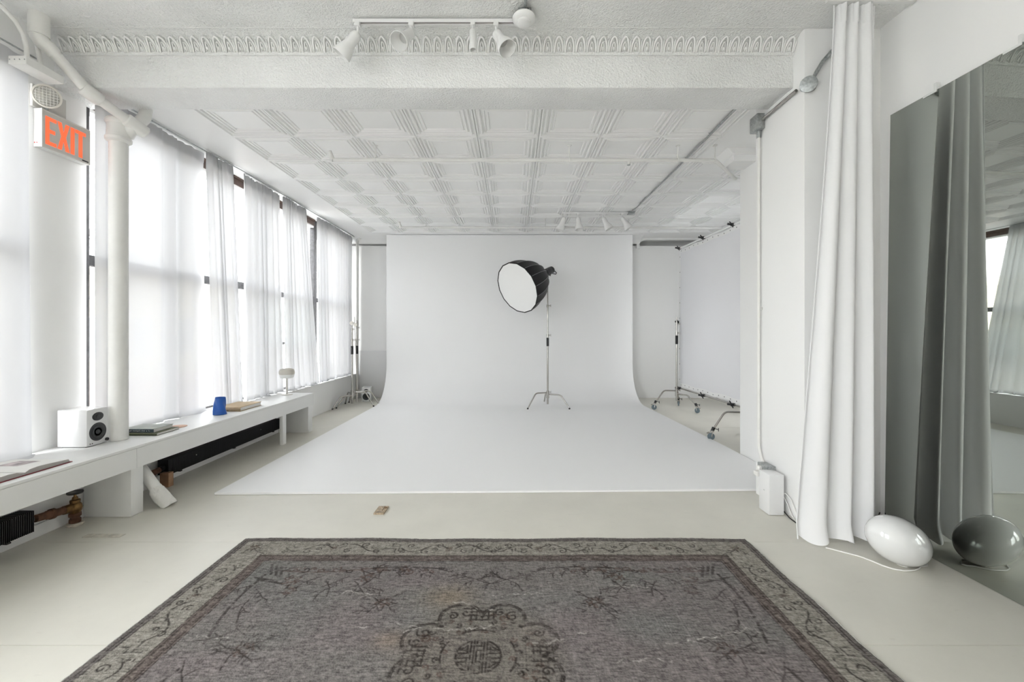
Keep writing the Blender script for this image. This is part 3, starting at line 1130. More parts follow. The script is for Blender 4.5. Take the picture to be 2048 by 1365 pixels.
    me.polygons.add(len(q))
    me.polygons.foreach_set('loop_start', np.arange(0, len(q) * 4, 4, dtype=np.int32))
    at = me.color_attributes.new('woven_pattern', 'FLOAT_COLOR', 'POINT')
    at.data.foreach_set('color', col.astype(np.float32).ravel())
    me.update(calc_edges=True)
    m_ = bpy.data.materials.new('woven_wool')
    m_.use_nodes = True
    nt = m_.node_tree
    b = nt.nodes['Principled BSDF']
    b.inputs['Roughness'].default_value = 0.95
    b.inputs['Specular IOR Level'].default_value = 0.1
    an = nt.nodes.new('ShaderNodeAttribute')
    an.attribute_name = 'woven_pattern'
    nt.links.new(an.outputs['Color'], b.inputs['Base Color'])
    me.materials.append(m_)
    t = thing('rug', 'faded grey and purple patterned rug with a round medallion', 'rug', tuple(org))
    o = bpy.data.objects.new('pile', me)
    COL.objects.link(o)
    o.parent = t
    SELV = mat('frayed_selvage', (0.55, 0.54, 0.50), 0.9, bump=(120, 0.6))
    rnd = random.Random(2)
    for xs, sg in ((x0, -1), (x1, 1)):
        b = MB()
        pts = []
        for i_ in range(121):
            y = yn + (yf - yn) * i_ / 120
            pts.append((xs + sg * (0.003 + rnd.uniform(-0.002, 0.003)) + (0.004 * math.sin((yf - y) * 11) if sg > 0 else 0), y, 0.0065))
        b.tube(pts, [0.0055 + rnd.uniform(-0.0015, 0.001) for _ in pts], 6)
        b.build('selvage', SELV, t)


rug()

# ------------------------------------------------------------------ things on the bench
def speaker(label, loc, rz):
    """front faces local +x"""
    t = thing('speaker', label, 'speaker', loc, rz, 'white bookshelf speakers')
    MB().box(-0.225, 0.0, -0.089, 0.089, 0.004, 0.284).build('cabinet', LACQ, t, bevel=0.010, world=False)
    MB().box(-0.20, -0.02, -0.075, 0.075, 0.0, 0.005).build('foot_pad', BLACK, t, world=False)
    DK = mat('speaker_cone', (0.022, 0.023, 0.026), 0.42)
    SR = mat('speaker_surround', (0.035, 0.036, 0.040), 0.6)
    Mx = lambda z, sy, sz: Matrix.Translation((0.0, 0, z)) @ Matrix.Rotation(R(90), 4, 'Y') @ Matrix.Diagonal((sz, sy, 1, 1))
    MB().lathe([(0.070, -0.002), (0.070, 0.0015), (0.066, 0.003), (0.062, 0.004), (0.058, 0.0025), (0.055, 0.002)], 32, Mx(0.104, 1, 1)).build('woofer_surround', SR, t, world=False)
    MB().lathe([(0.0555, 0.002), (0.050, 0.0035), (0.046, 0.003), (0.02, 0.0012), (0.018, 0.004), (0.0, 0.006)], 32, Mx(0.104, 1, 1)).build('woofer_cone', DK, t, world=False)
    MB().lathe([(0.046, -0.002), (0.046, 0.002), (0.040, 0.003), (0.018, 0.001), (0.016, 0.004), (0.0, 0.006)], 28, Mx(0.222, 1, 0.70)).build('tweeter', DK, t, world=False)
    MB().lathe([(0.012, -0.002), (0.012, 0.012), (0.010, 0.014), (0.0, 0.014)], 18, Matrix.Translation((0.0, 0.070, 0.030)) @ Matrix.Rotation(R(90), 4, 'Y')).build('volume_knob', BLACKP, t, world=False)
    for yy in (-0.062, -0.045):
        MB().lathe([(0.0045, -0.002), (0.0045, 0.001), (0.0, 0.001)], 12, Matrix.Translation((0.0, yy, 0.022)) @ Matrix.Rotation(R(90), 4, 'Y')).build('jack', BLACKP, t, world=False)
    return t


speaker('white bookshelf speaker standing on the bench beside the pier', (-3.208, 3.400, BT), 0)
speaker('white speaker on the floor behind the nested metal stands', (-2.93, 8.78, 0.0), R(-83))


def closed_book(label, x0, x1, y0, y1, z, h, cover, group=None, spine='y', cm=0.003, name='book', marks=False):
    t = thing(name, label, 'book', ((x0 + x1) / 2, (y0 + y1) / 2, z), 0, group)
    c = MB()
    c.box(x0, x1, y0, y1, z, z + cm)
    c.box(x0, x1, y0, y1, z + h - cm, z + h)
    if spine == 'y':
        c.box(x0, x1, y0, y0 + cm, z + cm, z + h - cm)
    else:
        c.box(x0, x0 + cm, y0, y1, z + cm, z + h - cm)
    c.build('cover', cover, t, bevel=0.0006)
    MB().box(x0 + 0.004, x1 - 0.004, y0 + 0.004, y1 - 0.004, z + cm, z + h - cm).build('page_block', PAPER, t)
    return t


GREENC = mat('olive_book_cloth', (0.13, 0.14, 0.085), 0.7)
t = closed_book('large olive green book at the bottom of the stack by the column', -3.355, -2.992, 3.695, 3.945, BT + 0.001, 0.022, GREENC, 'books stacked on the bench')
TEAL = mat('dust_jacket_grey_green', (0.36, 0.385, 0.35), 0.45, var=(14, 0.25))
t = closed_book('grey green book with a dark lettered spine topping the stack', -3.30, -3.03, 3.71, 3.925, BT + 0.0235, 0.030, TEAL, 'books stacked on the bench')
SP = MB().box(-3.30, -3.03, 3.7085, 3.7098, BT + 0.0245, BT + 0.0525).build('spine_label', mat('dark_teal_spine', (0.018, 0.035, 0.042), 0.5), t)
LT = mat('pale_spine_lettering', (0.60, 0.63, 0.62), 0.6)
rnd = random.Random(4)
lt = MB()
x = -3.27
while x < -3.06:                                   # the worn spine lettering: a run of small strokes, too small to read
    w = rnd.uniform(0.003, 0.007)
    h = rnd.uniform(0.008, 0.013)
    lt.box(x, x + 0.002, 3.7078, 3.7086, BT + 0.033, BT + 0.033 + h)
    lt.box(x, x + w, 3.7078, 3.7086, BT + 0.033 + rnd.choice((0, h * 0.5, h - 0.002)), BT + 0.0352 + h * 0.5)
    x += w + 0.003
    if rnd.random() < 0.15:
        x += 0.008
lt.build('spine_lettering', LT, t)
pk = MB()
pk.lathe([(0.075, 0), (0.076, 0.0015), (0.074, 0.003), (0.0, 0.003)], 26, Matrix.Translation((-3.085, 4.045, BT + 0.001)))
pk = pk.build('coaster', mat('peach_card', (0.62, 0.40, 0.30), 0.7))
tag(pk, 'round peach coaster lying behind the stacked books', 'coaster')
t = closed_book('thick tan linen book box lying behind the blue vase', -3.25, -2.975, 4.80, 5.20, BT + 0.001, 0.046, mat('tan_linen', (0.56, 0.43, 0.28), 0.75, bump=(150, 0.3), var=(30, 0.08)), cm=0.006)


def vase():
    t = thing('vase', 'cobalt blue twisted ceramic vase on the bench', 'vase', (-3.09, 4.64, BT))
    n = 48

    def ring(z, r, tw, sq):
        return [((r * (1 + sq * math.cos(3 * (a + tw)))) * math.cos(a), (r * (1 + sq * math.cos(3 * (a + tw)))) * math.sin(a), z)
                for a in (2 * math.pi * k / n for k in range(n))]
    H = 0.182
    rows = []
    rows.append(ring(0.001, 0.001, 0, 0))
    rows.append(ring(0.001, 0.056, 0, 0.05))
    for i in range(19):
        s = i / 18
        rows.append(ring(0.004 + (H - 0.006) * s, 0.062 - 0.015 * s ** 0.9, 1.5 * s, 0.08 + 0.07 * math.sin(math.pi * s)))
    rows.append(ring(H, 0.045, 1.5, 0.06))
    rows.append(ring(H - 0.004, 0.0425, 1.5, 0.06))
    for i in range(6):
        s = 1 - i / 5
        rows.append(ring(0.01 + (H - 0.016) * s, 0.050 - 0.010 * s, 1.5 * s, 0.07))
    rows.append(ring(0.01, 0.001, 0, 0))
    b = MB()
    v = [p for r_ in rows for p in r_]
    f = [(i * n + k, i * n + (k + 1) % n, (i + 1) * n + (k + 1) % n, (i + 1) * n + k) for i in range(len(rows) - 1) for k in range(n)]
    b.add(v, f)
    b.build('vase_body', mat('cobalt_glaze', (0.012, 0.10, 0.42), 0.42, bump=(12, 0.04)), t, world=False, smooth=60)


vase()


def mushroom_lamp():
    t = thing('table_lamp', 'small white mushroom lamp at the far end of the bench', 'lamp', (-3.115, 6.06, BT))
    WS = mat('matte_white_lamp', (0.74, 0.72, 0.68), 0.45)
    MB().lathe([(0.0, 0.001), (0.075, 0.001), (0.076, 0.006), (0.072, 0.009), (0.016, 0.011), (0.0, 0.011)], 32).build('base', WS, t, world=False)
    MB().lathe([(0.0135, 0.010), (0.0135, 0.235)], 16).build('stem', WS, t, world=False)
    MB().lathe([(0.0, 0.232), (0.060, 0.230), (0.083, 0.242), (0.090, 0.262), (0.092, 0.285), (0.0, 0.285)], 32).build('diffuser', mat('opal_diffuser', (0.82, 0.82, 0.80), 0.3), t, world=False)
    MB().lathe([(0.0955, 0.282), (0.100, 0.300), (0.097, 0.330), (0.086, 0.352), (0.05, 0.365), (0.0, 0.368)], 32).build('shade', mat('stone_shade', (0.60, 0.57, 0.51), 0.6), t, world=False)


mushroom_lamp()


def open_book():
    t = thing('open_book', 'open art book with a red cover lying on the near bench', 'book', (-3.15, 2.66, BT))
    xa, xb = -3.33, -2.965
    yg = 2.67
    RED = mat('red_book_cloth', (0.23, 0.018, 0.03), 0.5)
    MB().box(xa, xb, yg - 0.30, yg - 0.006, BT + 0.001, BT + 0.005).box(xa, xb, yg - 0.006, yg + 0.006, BT + 0.001, BT + 0.003).box(xa, xb, yg + 0.006, yg + 0.292, BT + 0.001, BT + 0.005).build('cover', RED, t)
    for sg, nm in ((1, 'page_block'), (-1, 'page_block')):
        prof = [(0.004, 0.006), (0.010, 0.018), (0.035, 0.030), (0.08, 0.034), (0.15, 0.031), (0.22, 0.026), (0.272, 0.0225), (0.281, 0.0055), (0.004, 0.0055)]
        poly = [(yg + sg * a, BT + z) for a, z in prof]
        b = MB().prism(poly, xa + 0.006, xb - 0.006, 'x').build(nm, PAGEEDGE, t, smooth=0)
        # the page that lies open on top
        pr = prof[1:7]
        pg = MB()
        pts = [(yg + sg * a, BT + z + 0.0006) for a, z in pr]
        pg.prism(pts + [(p[0], p[1] + 0.0006) for p in reversed(pts)], xa + 0.006, xb - 0.006, 'x')
        pg = pg.build('page', PAPER, b, smooth=0)
        pic = [p for p in prof[3:6]]
        q = MB()
        pts = [(yg + sg * a, BT + z + 0.0014) for a, z in pic]
        q.prism(pts + [(p[0], p[1] + 0.0003) for p in reversed(pts)], -3.24, -3.10, 'x')
        q.build('printed_picture', mat('faded_print', (0.42, 0.36, 0.36), 0.6, var=(18, 0.55)), b, smooth=0)


open_book()

# ------------------------------------------------------------------ radiators, valves, pipes under the bench
def radiator(label, y0, y1):
    t = thing('radiator', label, 'radiator', (-3.20, (y0 + y1) / 2, 0.09), 0, 'finned radiators under the bench')
    MB().tube([(-3.205, y0 - 0.03, 0.165), (-3.205, y1 + 0.03, 0.165)], 0.022, 12).build('core_pipe', RADI, t)
    b = MB()
    y = y0
    while y < y1:
        b.box(-3.255, -3.155, y, y + 0.0035, 0.095, 0.235)
        y += 0.0105
    f = b.build('fin_block', RADI, t)
    f['kind'] = 'stuff'
    for y in (y0 + 0.15, (y0 + y1) / 2, y1 - 0.15):
        MB().box(-3.275, -3.15, y - 0.012, y + 0.012, 0.085, 0.095).box(-3.275, -3.268, y - 0.012, y + 0.012, 0.085, 0.24).build('bracket', RADI, t)
    for y in (y0 + 0.35, y1 - 0.45):
        MB().lathe([(0.006, 0), (0.006, 0.006), (0, 0.007)], 10, aim((-3.156, y, 0.185), (1, 0, 0))).build('rivet', CHROME, t)


radiator('black finned radiator under the near end of the bench', 1.1, 2.90)
radiator('black finned radiator under the bench beyond the support box', 4.03, 5.95)


def valve(label, x, y, sgn, pipe_to, group='radiator valves'):
    t = thing('radiator_valve', label, 'valve', (x, y, 0), 0, group)
    T = Matrix.Translation((x, y, 0))
    MB().lathe([(0.0, 0.0), (0.05, 0.0), (0.052, 0.010), (0.046, 0.018), (0.030, 0.020), (0.030, 0.026)], 20, T).build('floor_flange', mat('flaking_white', (0.55, 0.50, 0.42), 0.8, bump=(50, 0.6), var=(40, 0.3)), t)
    MB().lathe([(0.028, 0.018), (0.034, 0.022), (0.034, 0.046), (0.028, 0.05), (0.028, 0.062), (0.036, 0.066), (0.036, 0.088), (0.030, 0.092)], 14, T).build('union_nut', RUST, t)
    MB().lathe([(0.028, 0.088), (0.036, 0.10), (0.041, 0.125), (0.038, 0.150), (0.026, 0.165), (0.030, 0.168), (0.030, 0.184), (0.018, 0.188), (0.016, 0.205), (0.009, 0.207), (0.007, 0.232), (0.0, 0.233)], 18, T).build('valve_body', BRASS, t)
    w = MB()
    w.lathe([(0.0, 0.229), (0.010, 0.229), (0.034, 0.233), (0.045, 0.231), (0.048, 0.238), (0.045, 0.246), (0.034, 0.244), (0.010, 0.246), (0.0, 0.246)], 22, T)
    w.build('hand_wheel', BLACKP, t)
    L = pipe_to - y
    pts = [(x, y + L * s, 0.13 + 0.03 * s) for s in (0.12, 0.30)]
    MB().tube(pts, [0.032, 0.030], 14).build('side_port', BRASS, t)
    pts = [(x, y + L * s, 0.13 + 0.032 * s) for s in (0.28, 0.52, 0.54, 0.62, 0.64, 0.70, 0.72, 0.96)]
    MB().tube(pts, [0.027, 0.027, 0.036, 0.036, 0.030, 0.030, 0.026, 0.025], 14).build('pipe', RUST, t)


valve('brass radiator valve with a black hand wheel below the near bench', -3.20, 3.215, -1, 2.935)
valve('brass radiator valve half hidden behind the bench support box', -3.20, 3.66, 1, 3.99)
wbk = MB().box(-3.20, -3.12, 3.985, 4.045, 0.0, 0.128).build('wood_block', TAN, bevel=0.003)
tag(wbk, 'small wooden block propping up the radiator pipe', 'block')

# white waste pipe: column, fittings, diagonal runs
def drain():
    t = thing('drain_pipe', 'thick white drain pipe column rising from the bench with diagonal run', 'pipe', (-3.195, 3.564, BT))
    T = Matrix.Translation((-3.195, 3.564, 0))
    MB().lathe([(0.064, BT + 0.001), (0.066, BT + 0.006), (0.0635, BT + 0.02), (0.063, 2.96)], 28, T).build('column_pipe', WPIPE, t)
    MB().lathe([(0.064, 2.94), (0.085, 2.955), (0.088, 2.975), (0.078, 2.99), (0.074, 3.05), (0.076, 3.085), (0.086, 3.095), (0.088, 3.115), (0.078, 3.13), (0.05, 3.14), (0.0, 3.14)], 28, T).build('hub_fitting', WPIPE, t)
    S, M_, E = Vector((-3.272, 3.10, 3.42)), Vector((-3.19, 3.31, 3.215)), Vector((-3.075, 3.615, 3.085))
    MB().tube([(-3.298, 3.06, ZN), (-3.298, 3.06, 3.47)], 0.056, 22).build('ceiling_socket', WPIPE, t)
    MB().tube([(-3.298, 3.06, 3.49), (-3.298, 3.062, 3.46), (-3.29, 3.075, 3.435), S, S + (M_ - S) * 0.15], [0.05, 0.05, 0.047, 0.046, 0.044], 18).build('elbow', WPIPE, t)
    MB().tube([S, S + (M_ - S) * 0.8, M_, M_ + (E - M_) * 0.25, E], 0.037, 18).build('diagonal_pipe', WPIPE, t)
    d = (E - M_).normalized()
    MB().tube([M_ - d * 0.045, M_ - d * 0.035, M_ + d * 0.02, M_ + d * 0.07, M_ + d * 0.08], [0.042, 0.050, 0.052, 0.050, 0.042], 18).build('coupling', WPIPE, t)
    MB().tube([E - d * 0.10, E - d * 0.09, E + d * 0.05, E + d * 0.06], [0.043, 0.052, 0.052, 0.04], 18).build('end_cap', WPIPE, t)
    MB().tube([Vector((-3.16, 3.60, 3.02)), E - d * 0.04], [0.05, 0.047], 18).build('wye_branch', WPIPE, t)
    MB().tube([E - d * 0.02, Vector((-3.085, 3.68, 3.20)), Vector((-3.10, 3.725, 3.29)), Vector((-3.105, 3.735, ZC))], [0.044, 0.048, 0.042, 0.038], 18).build('vent_branch', WPIPE, t)


drain()
t = thing('drain_pipe', 'slanted white drain pipe with lumpy foot under the bench', 'pipe', (-2.8, 3.56, 0))
MB().tube([(-3.16, 3.565, 0.50), (-2.83, 3.565, 0.055)], 0.042, 20).build('pipe', WPIPE, t)
b = MB()
pts = [(-2.90, 3.565, 0.145), (-2.885, 3.565, 0.125), (-2.84, 3.565, 0.07), (-2.79, 3.565, 0.012), (-2.78, 3.565, 0.0)]
b.tube(pts, [0.043, 0.050, 0.053, 0.054, 0.054], 18)
b.v = [(p[0] + random.uniform(-.004, .004), p[1] + random.uniform(-.006, .006), max(0.001, p[2] + random.uniform(-.006, .006))) for p in b.v]
b.build('plaster_foot', mat('rough_white_plaster', (0.74, 0.73, 0.70), 0.85, bump=(40, 0.8)), t)

# ------------------------------------------------------------------ exit sign corner
def exit_sign():
    t = thing('exit_sign', 'white exit sign with orange red letters on the pier', 'sign', (-3.44, 3.36, 2.755))
    y0, y1, z0, z1 = 3.185, 3.552, 2.755, 3.035
    MB().box(-3.473, -3.418, y0, y1, z0, z1).build('housing', mat('sign_housing', (0.62, 0.615, 0.595), 0.4), t, bevel=0.004)
    fr = MB()
    fr.box(-3.418, -3.410, y0, y1, z0, z0 + 0.010).box(-3.418, -3.410, y0, y1, z1 - 0.010, z1)
    fr.box(-3.418, -3.410, y0, y0 + 0.008, z0 + 0.01, z1 - 0.01).box(-3.418, -3.410, y1 - 0.008, y1, z0 + 0.01, z1 - 0.01)
    fr.build('face_frame', mat('sign_frame', (0.70, 0.69, 0.66), 0.4), t)
    MB().box(-3.4185, -3.4125, y0 + 0.008, y1 - 0.008, z0 + 0.01, z1 - 0.01).build('face_panel', mat('sign_face', (0.62, 0.61, 0.58), 0.45), t)
    RED = mat('exit_letter_red', (0.95, 0.125, 0.045), 0.4, emit=0.35)
    xa, xb = -3.4126, -3.4095
    za, zb = 2.787, 2.992

    def L(polys):
        b = MB()
        for p in polys:
            b.prism(p, xa, xb, 'x')
        b.build('letter', RED, t, smooth=0)
    r4 = lambda a, b_, c, d: [(a, c), (b_, c), (b_, d), (a, d)]
    s = 0.026
    e0, e1 = 3.211, 3.287
    zm = (za + zb) / 2
    L([r4(e0, e0 + s, za, zb), r4(e0 + s, e1, zb - s, zb), r4(e0 + s, e1 - 0.010, zm - s / 2, zm + s / 2), r4(e0 + s, e1, za, za + s)])
    a, b_ = 3.296, 3.384
    w = 0.028
    L([[(a, za), (a + w, za), ((a + b_) / 2, zm - 0.026), (b_ - w, za), (b_, za), ((a + b_) / 2 + 0.016, zm), (b_, zb), (b_ - w, zb), ((a + b_) / 2, zm + 0.026), (a + w, zb), (a, zb), ((a + b_) / 2 - 0.016, zm)]])
    L([r4(3.394, 3.422, za, zb)])
    L([r4(3.430, 3.512, zb - s, zb), r4(3.457, 3.485, za, zb - s)])
    # test lamp and button on the end
    for yy in (0, 1):
        MB().lathe([(0.004, 0), (0.004, 0.002), (0, 0.003)], 10, aim((-3.462 + 0.016 * yy, 3.185, 2.785), (0, -1, 0))).build('test_button', mat('red_button', (0.6, 0.05, 0.04), 0.4), t)
    MB().box(-3.4125, -3.411, 3.485, 3.535, 2.768, 2.778).build('maker_mark', BLACKP, t)


exit_sign()


def emergency_light():
    t = thing('emergency_light', 'round emergency lamp head above the exit sign', 'lamp', (-3.42, 3.25, 3.05))
    MB().box(-3.473, -3.452, 3.16, 3.40, 3.04, 3.20).build('back_plate', mat('grey_plate', (0.60, 0.59, 0.56), 0.5), t, bevel=0.003)
    d = Vector((0.62, -0.62, -0.42))
    c = Vector((-3.375, 3.185, 3.118))
    Mx = aim(c, d)
    MB().lathe([(0.0, -0.075), (0.03, -0.072), (0.055, -0.045), (0.074, -0.01), (0.080, 0.0), (0.080, 0.006), (0.070, 0.008), (0.066, 0.002)], 30, Mx).build('reflector_housing', mat('beige_lamp', (0.66, 0.63, 0.58), 0.4), t)
    MB().lathe([(0.068, 0.002), (0.04, 0.006), (0.0, 0.008)], 30, Mx).build('lens', mat('ribbed_lens', (0.42, 0.41, 0.39), 0.2, 0.4), t)
    b = MB()
    for i in range(-3, 4):
        h = math.sqrt(max(0, 0.064 ** 2 - (i * 0.018) ** 2))
        p, q = Mx @ Vector((i * 0.018, -h, 0.007)), Mx @ Vector((i * 0.018, h, 0.007))
        b.tube([p, Mx @ Vector((i * 0.018, 0, 0.009)), q], 0.0022, 5)
        p, q = Mx @ Vector((-h, i * 0.018, 0.007)), Mx @ Vector((h, i * 0.018, 0.007))
        b.tube([p, Mx @ Vector((0, i * 0.018, 0.009)), q], 0.0022, 5)
    b.build('lens_ribs', mat('lens_rib', (0.72, 0.71, 0.69), 0.25), t)
    MB().tube([c - d.normalized() * 0.06, Vector((-3.44, 3.25, 3.08)), Vector((-3.445, 3.25, 3.036))], 0.010, 10).build('swivel', GALV, t)


emergency_light()
t = thing('junction_box', 'flat white electrical box with two conduits above the exit sign', 'box', (-3.28, 3.03, 3.19))
MB().box(-3.345, -3.225, 2.915, 3.16, 3.19, 3.245).build('box_body', WPIPE, t, bevel=0.003)
MB().tube([(-3.29, 2.98, 3.24), (-3.29, 2.975, 3.34), (-3.29, 2.955, 3.41), (-3.29, 2.91, 3.47), (-3.29, 2.83, 3.51), (-3.30, 2.6, 3.56), (-3.30, 1.4, 3.59)], 0.0145, 12).build('conduit', WPIPE, t)
MB().tube([(-3.32, 3.10, 3.24), (-3.38, 3.10, 3.61)], 0.0145, 12).build('conduit', WPIPE, t)
for i in range(4):
    MB().lathe([(0.004, 0), (0.004, 0.002), (0, 0.003)], 8, aim((-3.335 + i * 0.033, 2.915, 3.22), (0, -1, 0))).build('screw', GALV, t)

# ------------------------------------------------------------------ track lights
def head_bell(b_parent, joint, d, s=1.0):
    Mx = aim(joint, d) @ Matrix.Diagonal((s, s, s, 1))
    h = MB().lathe([(0.0, -0.004), (0.020, -0.002), (0.031, 0.010), (0.035, 0.03), (0.0355, 0.085), (0.039, 0.10), (0.052, 0.135), (0.0595, 0.165), (0.061, 0.185),
                    (0.058, 0.186), (0.055, 0.165), (0.047, 0.135), (0.034, 0.105)], 26, Mx).build('lamp_head', WMETAL, b_parent)
    MB().lathe([(0.0345, 0.106), (0.0, 0.118)], 22, Mx).build('bulb', mat('spot_bulb', (0.48, 0.48, 0.47), 0.3), h)
    return h


def track(name, label, x0, x1, y, zc, heads, s=1.0, tube_head=None):
    t = thing(name, label, 'track light', ((x0 + x1) / 2, y, zc), 0, 'ceiling track lights')
    tr = MB()
    tr.box(x0, x1, y - 0.018, y + 0.018, zc - 0.010, zc)
    tr.box(x0, x1, y - 0.018, y - 0.010, zc - 0.022, zc - 0.010)
    tr.box(x0, x1, y + 0.010, y + 0.018, zc - 0.022, zc - 0.010)
    tr.build('track', WMETAL, t)
    MB().box(x0 + 0.03, x1 - 0.02, y - 0.010, y + 0.010, zc - 0.0125, zc - 0.010).build('track_slot', mat('track_slot_brown', (0.12, 0.09, 0.08), 0.6), t)
    for (hx, d) in heads:
        MB().box(hx - 0.018, hx + 0.018, y - 0.02, y + 0.02, zc - 0.045, zc - 0.008).build('adapter', WMETAL, t, bevel=0.003)
        MB().tube([(hx, y, zc - 0.04), (hx, y, zc - 0.085)], 0.0085, 10).build('stem', WMETAL, t)
        head_bell(t, (hx, y, zc - 0.088), d, s)
    if tube_head:
        hx, d = tube_head
        MB().box(hx - 0.016, hx + 0.016, y - 0.02, y + 0.02, zc - 0.04, zc - 0.008).build('adapter', WMETAL, t, bevel=0.003)
        rg = [(hx, y + 0.018 * math.cos(a), zc - 0.052 + 0.018 * math.sin(a)) for a in (2 * math.pi * k / 14 for k in range(15))]
        MB().tube(rg, 0.004, 6).build('swivel_ring', WMETAL, t)
        Mx = aim((hx, y, zc - 0.072), d)
        h = MB().lathe([(0.0, 0.0), (0.022, 0.0), (0.025, 0.004), (0.025, 0.150), (0.021, 0.151), (0.020, 0.135), (0.0, 0.134)], 24, Mx).build('lamp_head', WMETAL, t)
        MB().lathe([(0.0195, 0.1355), (0.0, 0.140)], 20, Mx).build('bulb', mat('spot_bulb', (0.48, 0.48, 0.47), 0.3), h)
        st = MB()
        st.box(0.0245, 0.0262, -0.004, 0.004, 0.10, 0.135)
        st.xf(Mx @ Matrix.Rotation(R(-50), 4, 'Z'))
        st.build('warning_label', BLACKP, h)
    return t


track('track_light', 'white track light with four spot heads on the near ceiling', -1.125, 0.02, 3.10, ZN - 0.012,
      [(-1.094, (-0.62, 0.05, -0.78)), (-0.716, (-0.30, -0.62, -0.72)), (-0.120, (0.42, -0.38, -0.82))], 1.05, (-0.283, (0.03, -0.12, -1)))
track('track_light', 'far white track light with four spots above the cove', 0.80, 1.90, 7.19, ZC - 0.014,
      [(0.84, (-0.35, 0.1, -0.9)), (1.06, (0.08, -0.2, -0.95)), (1.47, (0.45, -0.1, -0.85)), (1.78, (0.5, -0.1, -0.82))], 1.15)


def detector():
    t = thing('smoke_detector', 'round white smoke detector at the end of the track', 'smoke detector', (0.075, 3.03, 3.53))
    Mx = aim((0.075, 3.03, 3.575), (0.0, -0.10, -1))
    MB().lathe([(0.0, -0.004), (0.076, -0.004), (0.080, 0.004), (0.076, 0.016), (0.060, 0.026), (0.048, 0.030), (0.046, 0.042), (0.040, 0.047), (0.0, 0.049)], 36, Mx).build('detector_body', WMETAL, t)
    for i in (0, 1):
        MB().box(0.075 + i * 0.026 - 0.006, 0.075 + i * 0.026 + 0.006, 2.962, 2.985, 3.578, 3.592).build('vent_slot', BLACKP, t)
    MB().box(0.035, 0.125, 2.99, 3.07, 3.582, ZN - 0.001).build('mounting_bracket', GALV, t, bevel=0.003)
    MB().tube([(0.082, 3.0, 3.600), (0.085, 2.9, 3.604), (0.085, 2.2, 3.604)], 0.010, 10).build('conduit', GALV, t)


detector()

# ------------------------------------------------------------------ sprinkler pipes, ceiling conduit
def sprinkler(label, x0, pts, r, hangers, drops, y, z, hook=True):
    t = thing('sprinkler_pipe', label, 'pipe', (x0, y, z), 0, 'sprinkler pipes below the tin ceiling')
    MB().tube(pts, r, 12).build('pipe', WPIPE, t)
    if hook:
        MB().tube([(x0, y, z), (x0 - 0.012, y, z + 0.01), (x0 - 0.02, y, z + 0.04), (x0 - 0.03, y - 0.03, z + 0.085)], [r * 1.3, r * 1.3, r * 1.1, r], 10).build('end_elbow', WPIPE, t)
    for hx in hangers:
        MB().tube([(hx, y, z + r * 0.6), (hx, y, ZC)], 0.006, 8).build('hanger_rod', WPIPE, t)
        MB().lathe([(0.026, 0.0), (0.024, -0.008), (0.006, -0.012)], 16, Matrix.Translation((hx, y, ZC))).build('rod_flange', WPIPE, t)
        rg = [(hx, y + (r + 0.004) * math.cos(a), z + (r + 0.004) * math.sin(a)) for a in (2 * math.pi * k / 12 for k in range(13))]
        MB().tube(rg, 0.005, 6).build('hanger_ring', WPIPE, t)
    for hx in drops:
        MB().tube([(hx, y, z), (hx, y, z - 0.03), (hx, y, z - 0.05)], [0.016, 0.016, 0.006], 10).build('sprinkler_head', WPIPE, t)
        MB().lathe([(0.018, -0.055), (0.018, -0.052), (0.0, -0.05)], 12, Matrix.Translation((hx, y, z))).build('deflector', GALV, t)


sprinkler('white sprinkler pipe on rods across the near tiles', -1.885, [(-1.885, 4.62, 3.215), (2.10, 4.62, 3.212), (2.14, 4.64, 3.212), (2.45, 4.98, 3.20), (2.60, 5.14, 3.195)], 0.019, (-1.44, 0.593, 1.73, 2.12), (1.215,), 4.62, 3.215)
sprinkler('white sprinkler pipe on rods just in front of the cove wall', -1.93, [(-1.93, 7.6, 3.205), (3.6, 7.6, 3.20)], 0.019, (-1.50, 0.56, 2.0), (1.23,), 7.6, 3.205)
t = thing('ceiling_conduit', 'thin grey conduit along the tile ceiling to the far track light', 'conduit', (1.93, 5.5, 3.34))
MB().tube([(1.93, 3.67, 3.345), (1.935, 5.2, 3.345), (1.93, 7.16, 3.35)], 0.011, 10).build('conduit', GALV, t)
for y in (4.3, 5.6, 6.8):
    MB().box(1.912, 1.948, y - 0.01, y + 0.01, 3.354, ZC - 0.0005).build('strap', GALV, t)
MB().box(1.88, 1.97, 7.14, 7.24, 3.325, ZC - 0.0005).build('end_box', GALV, t)

# conduit run on the wall stub
t = thing('wall_conduit', 'galvanised conduit with square and round boxes on the wall stub', 'conduit', (2.1, 3.5, 2.9))
MB().box(2.055, 2.119, 3.70, 3.82, 3.125, 3.255).build('square_box', GALV, t, bevel=0.006)
MB().tube([(2.098, 3.71, 3.20), (2.098, 3.26, 3.20)], 0.0125, 12).build('conduit', CHROME, t)
rb = MB()
rb.lathe([(0.0, -0.055), (0.050, -0.055), (0.052, -0.05), (0.052, 0.0), (0.056, 0.002), (0.056, 0.010), (0.05, 0.012), (0.0, 0.012)], 24, aim((2.14, 3.185, 3.205), (-0.5, -0.85, -0.1)))
rb.build('round_box', GALV, t)
MB().tube([(2.165, 3.172, 3.245), (2.19, 3.175, 3.29), (2.24, 3.18, 3.37), (2.32, 3.182, 3.46), (2.45, 3.183, 3.56), (2.52, 3.183, 3.61)], 0.0125, 12).build('bent_conduit', GALV, t)
t = thing('wall_conduit', 'white painted conduit running down the wall stub to the outlet', 'conduit', (2.1, 3.76, 0.3))
MB().tube([(2.10, 3.76, 3.13), (2.10, 3.762, 1.0), (2.10, 3.762, 0.52), (2.10, 3.755, 0.43), (2.10, 3.73, 0.36), (2.10, 3.69, 0.305)], 0.0125, 12).build('conduit', WPIPE, t)
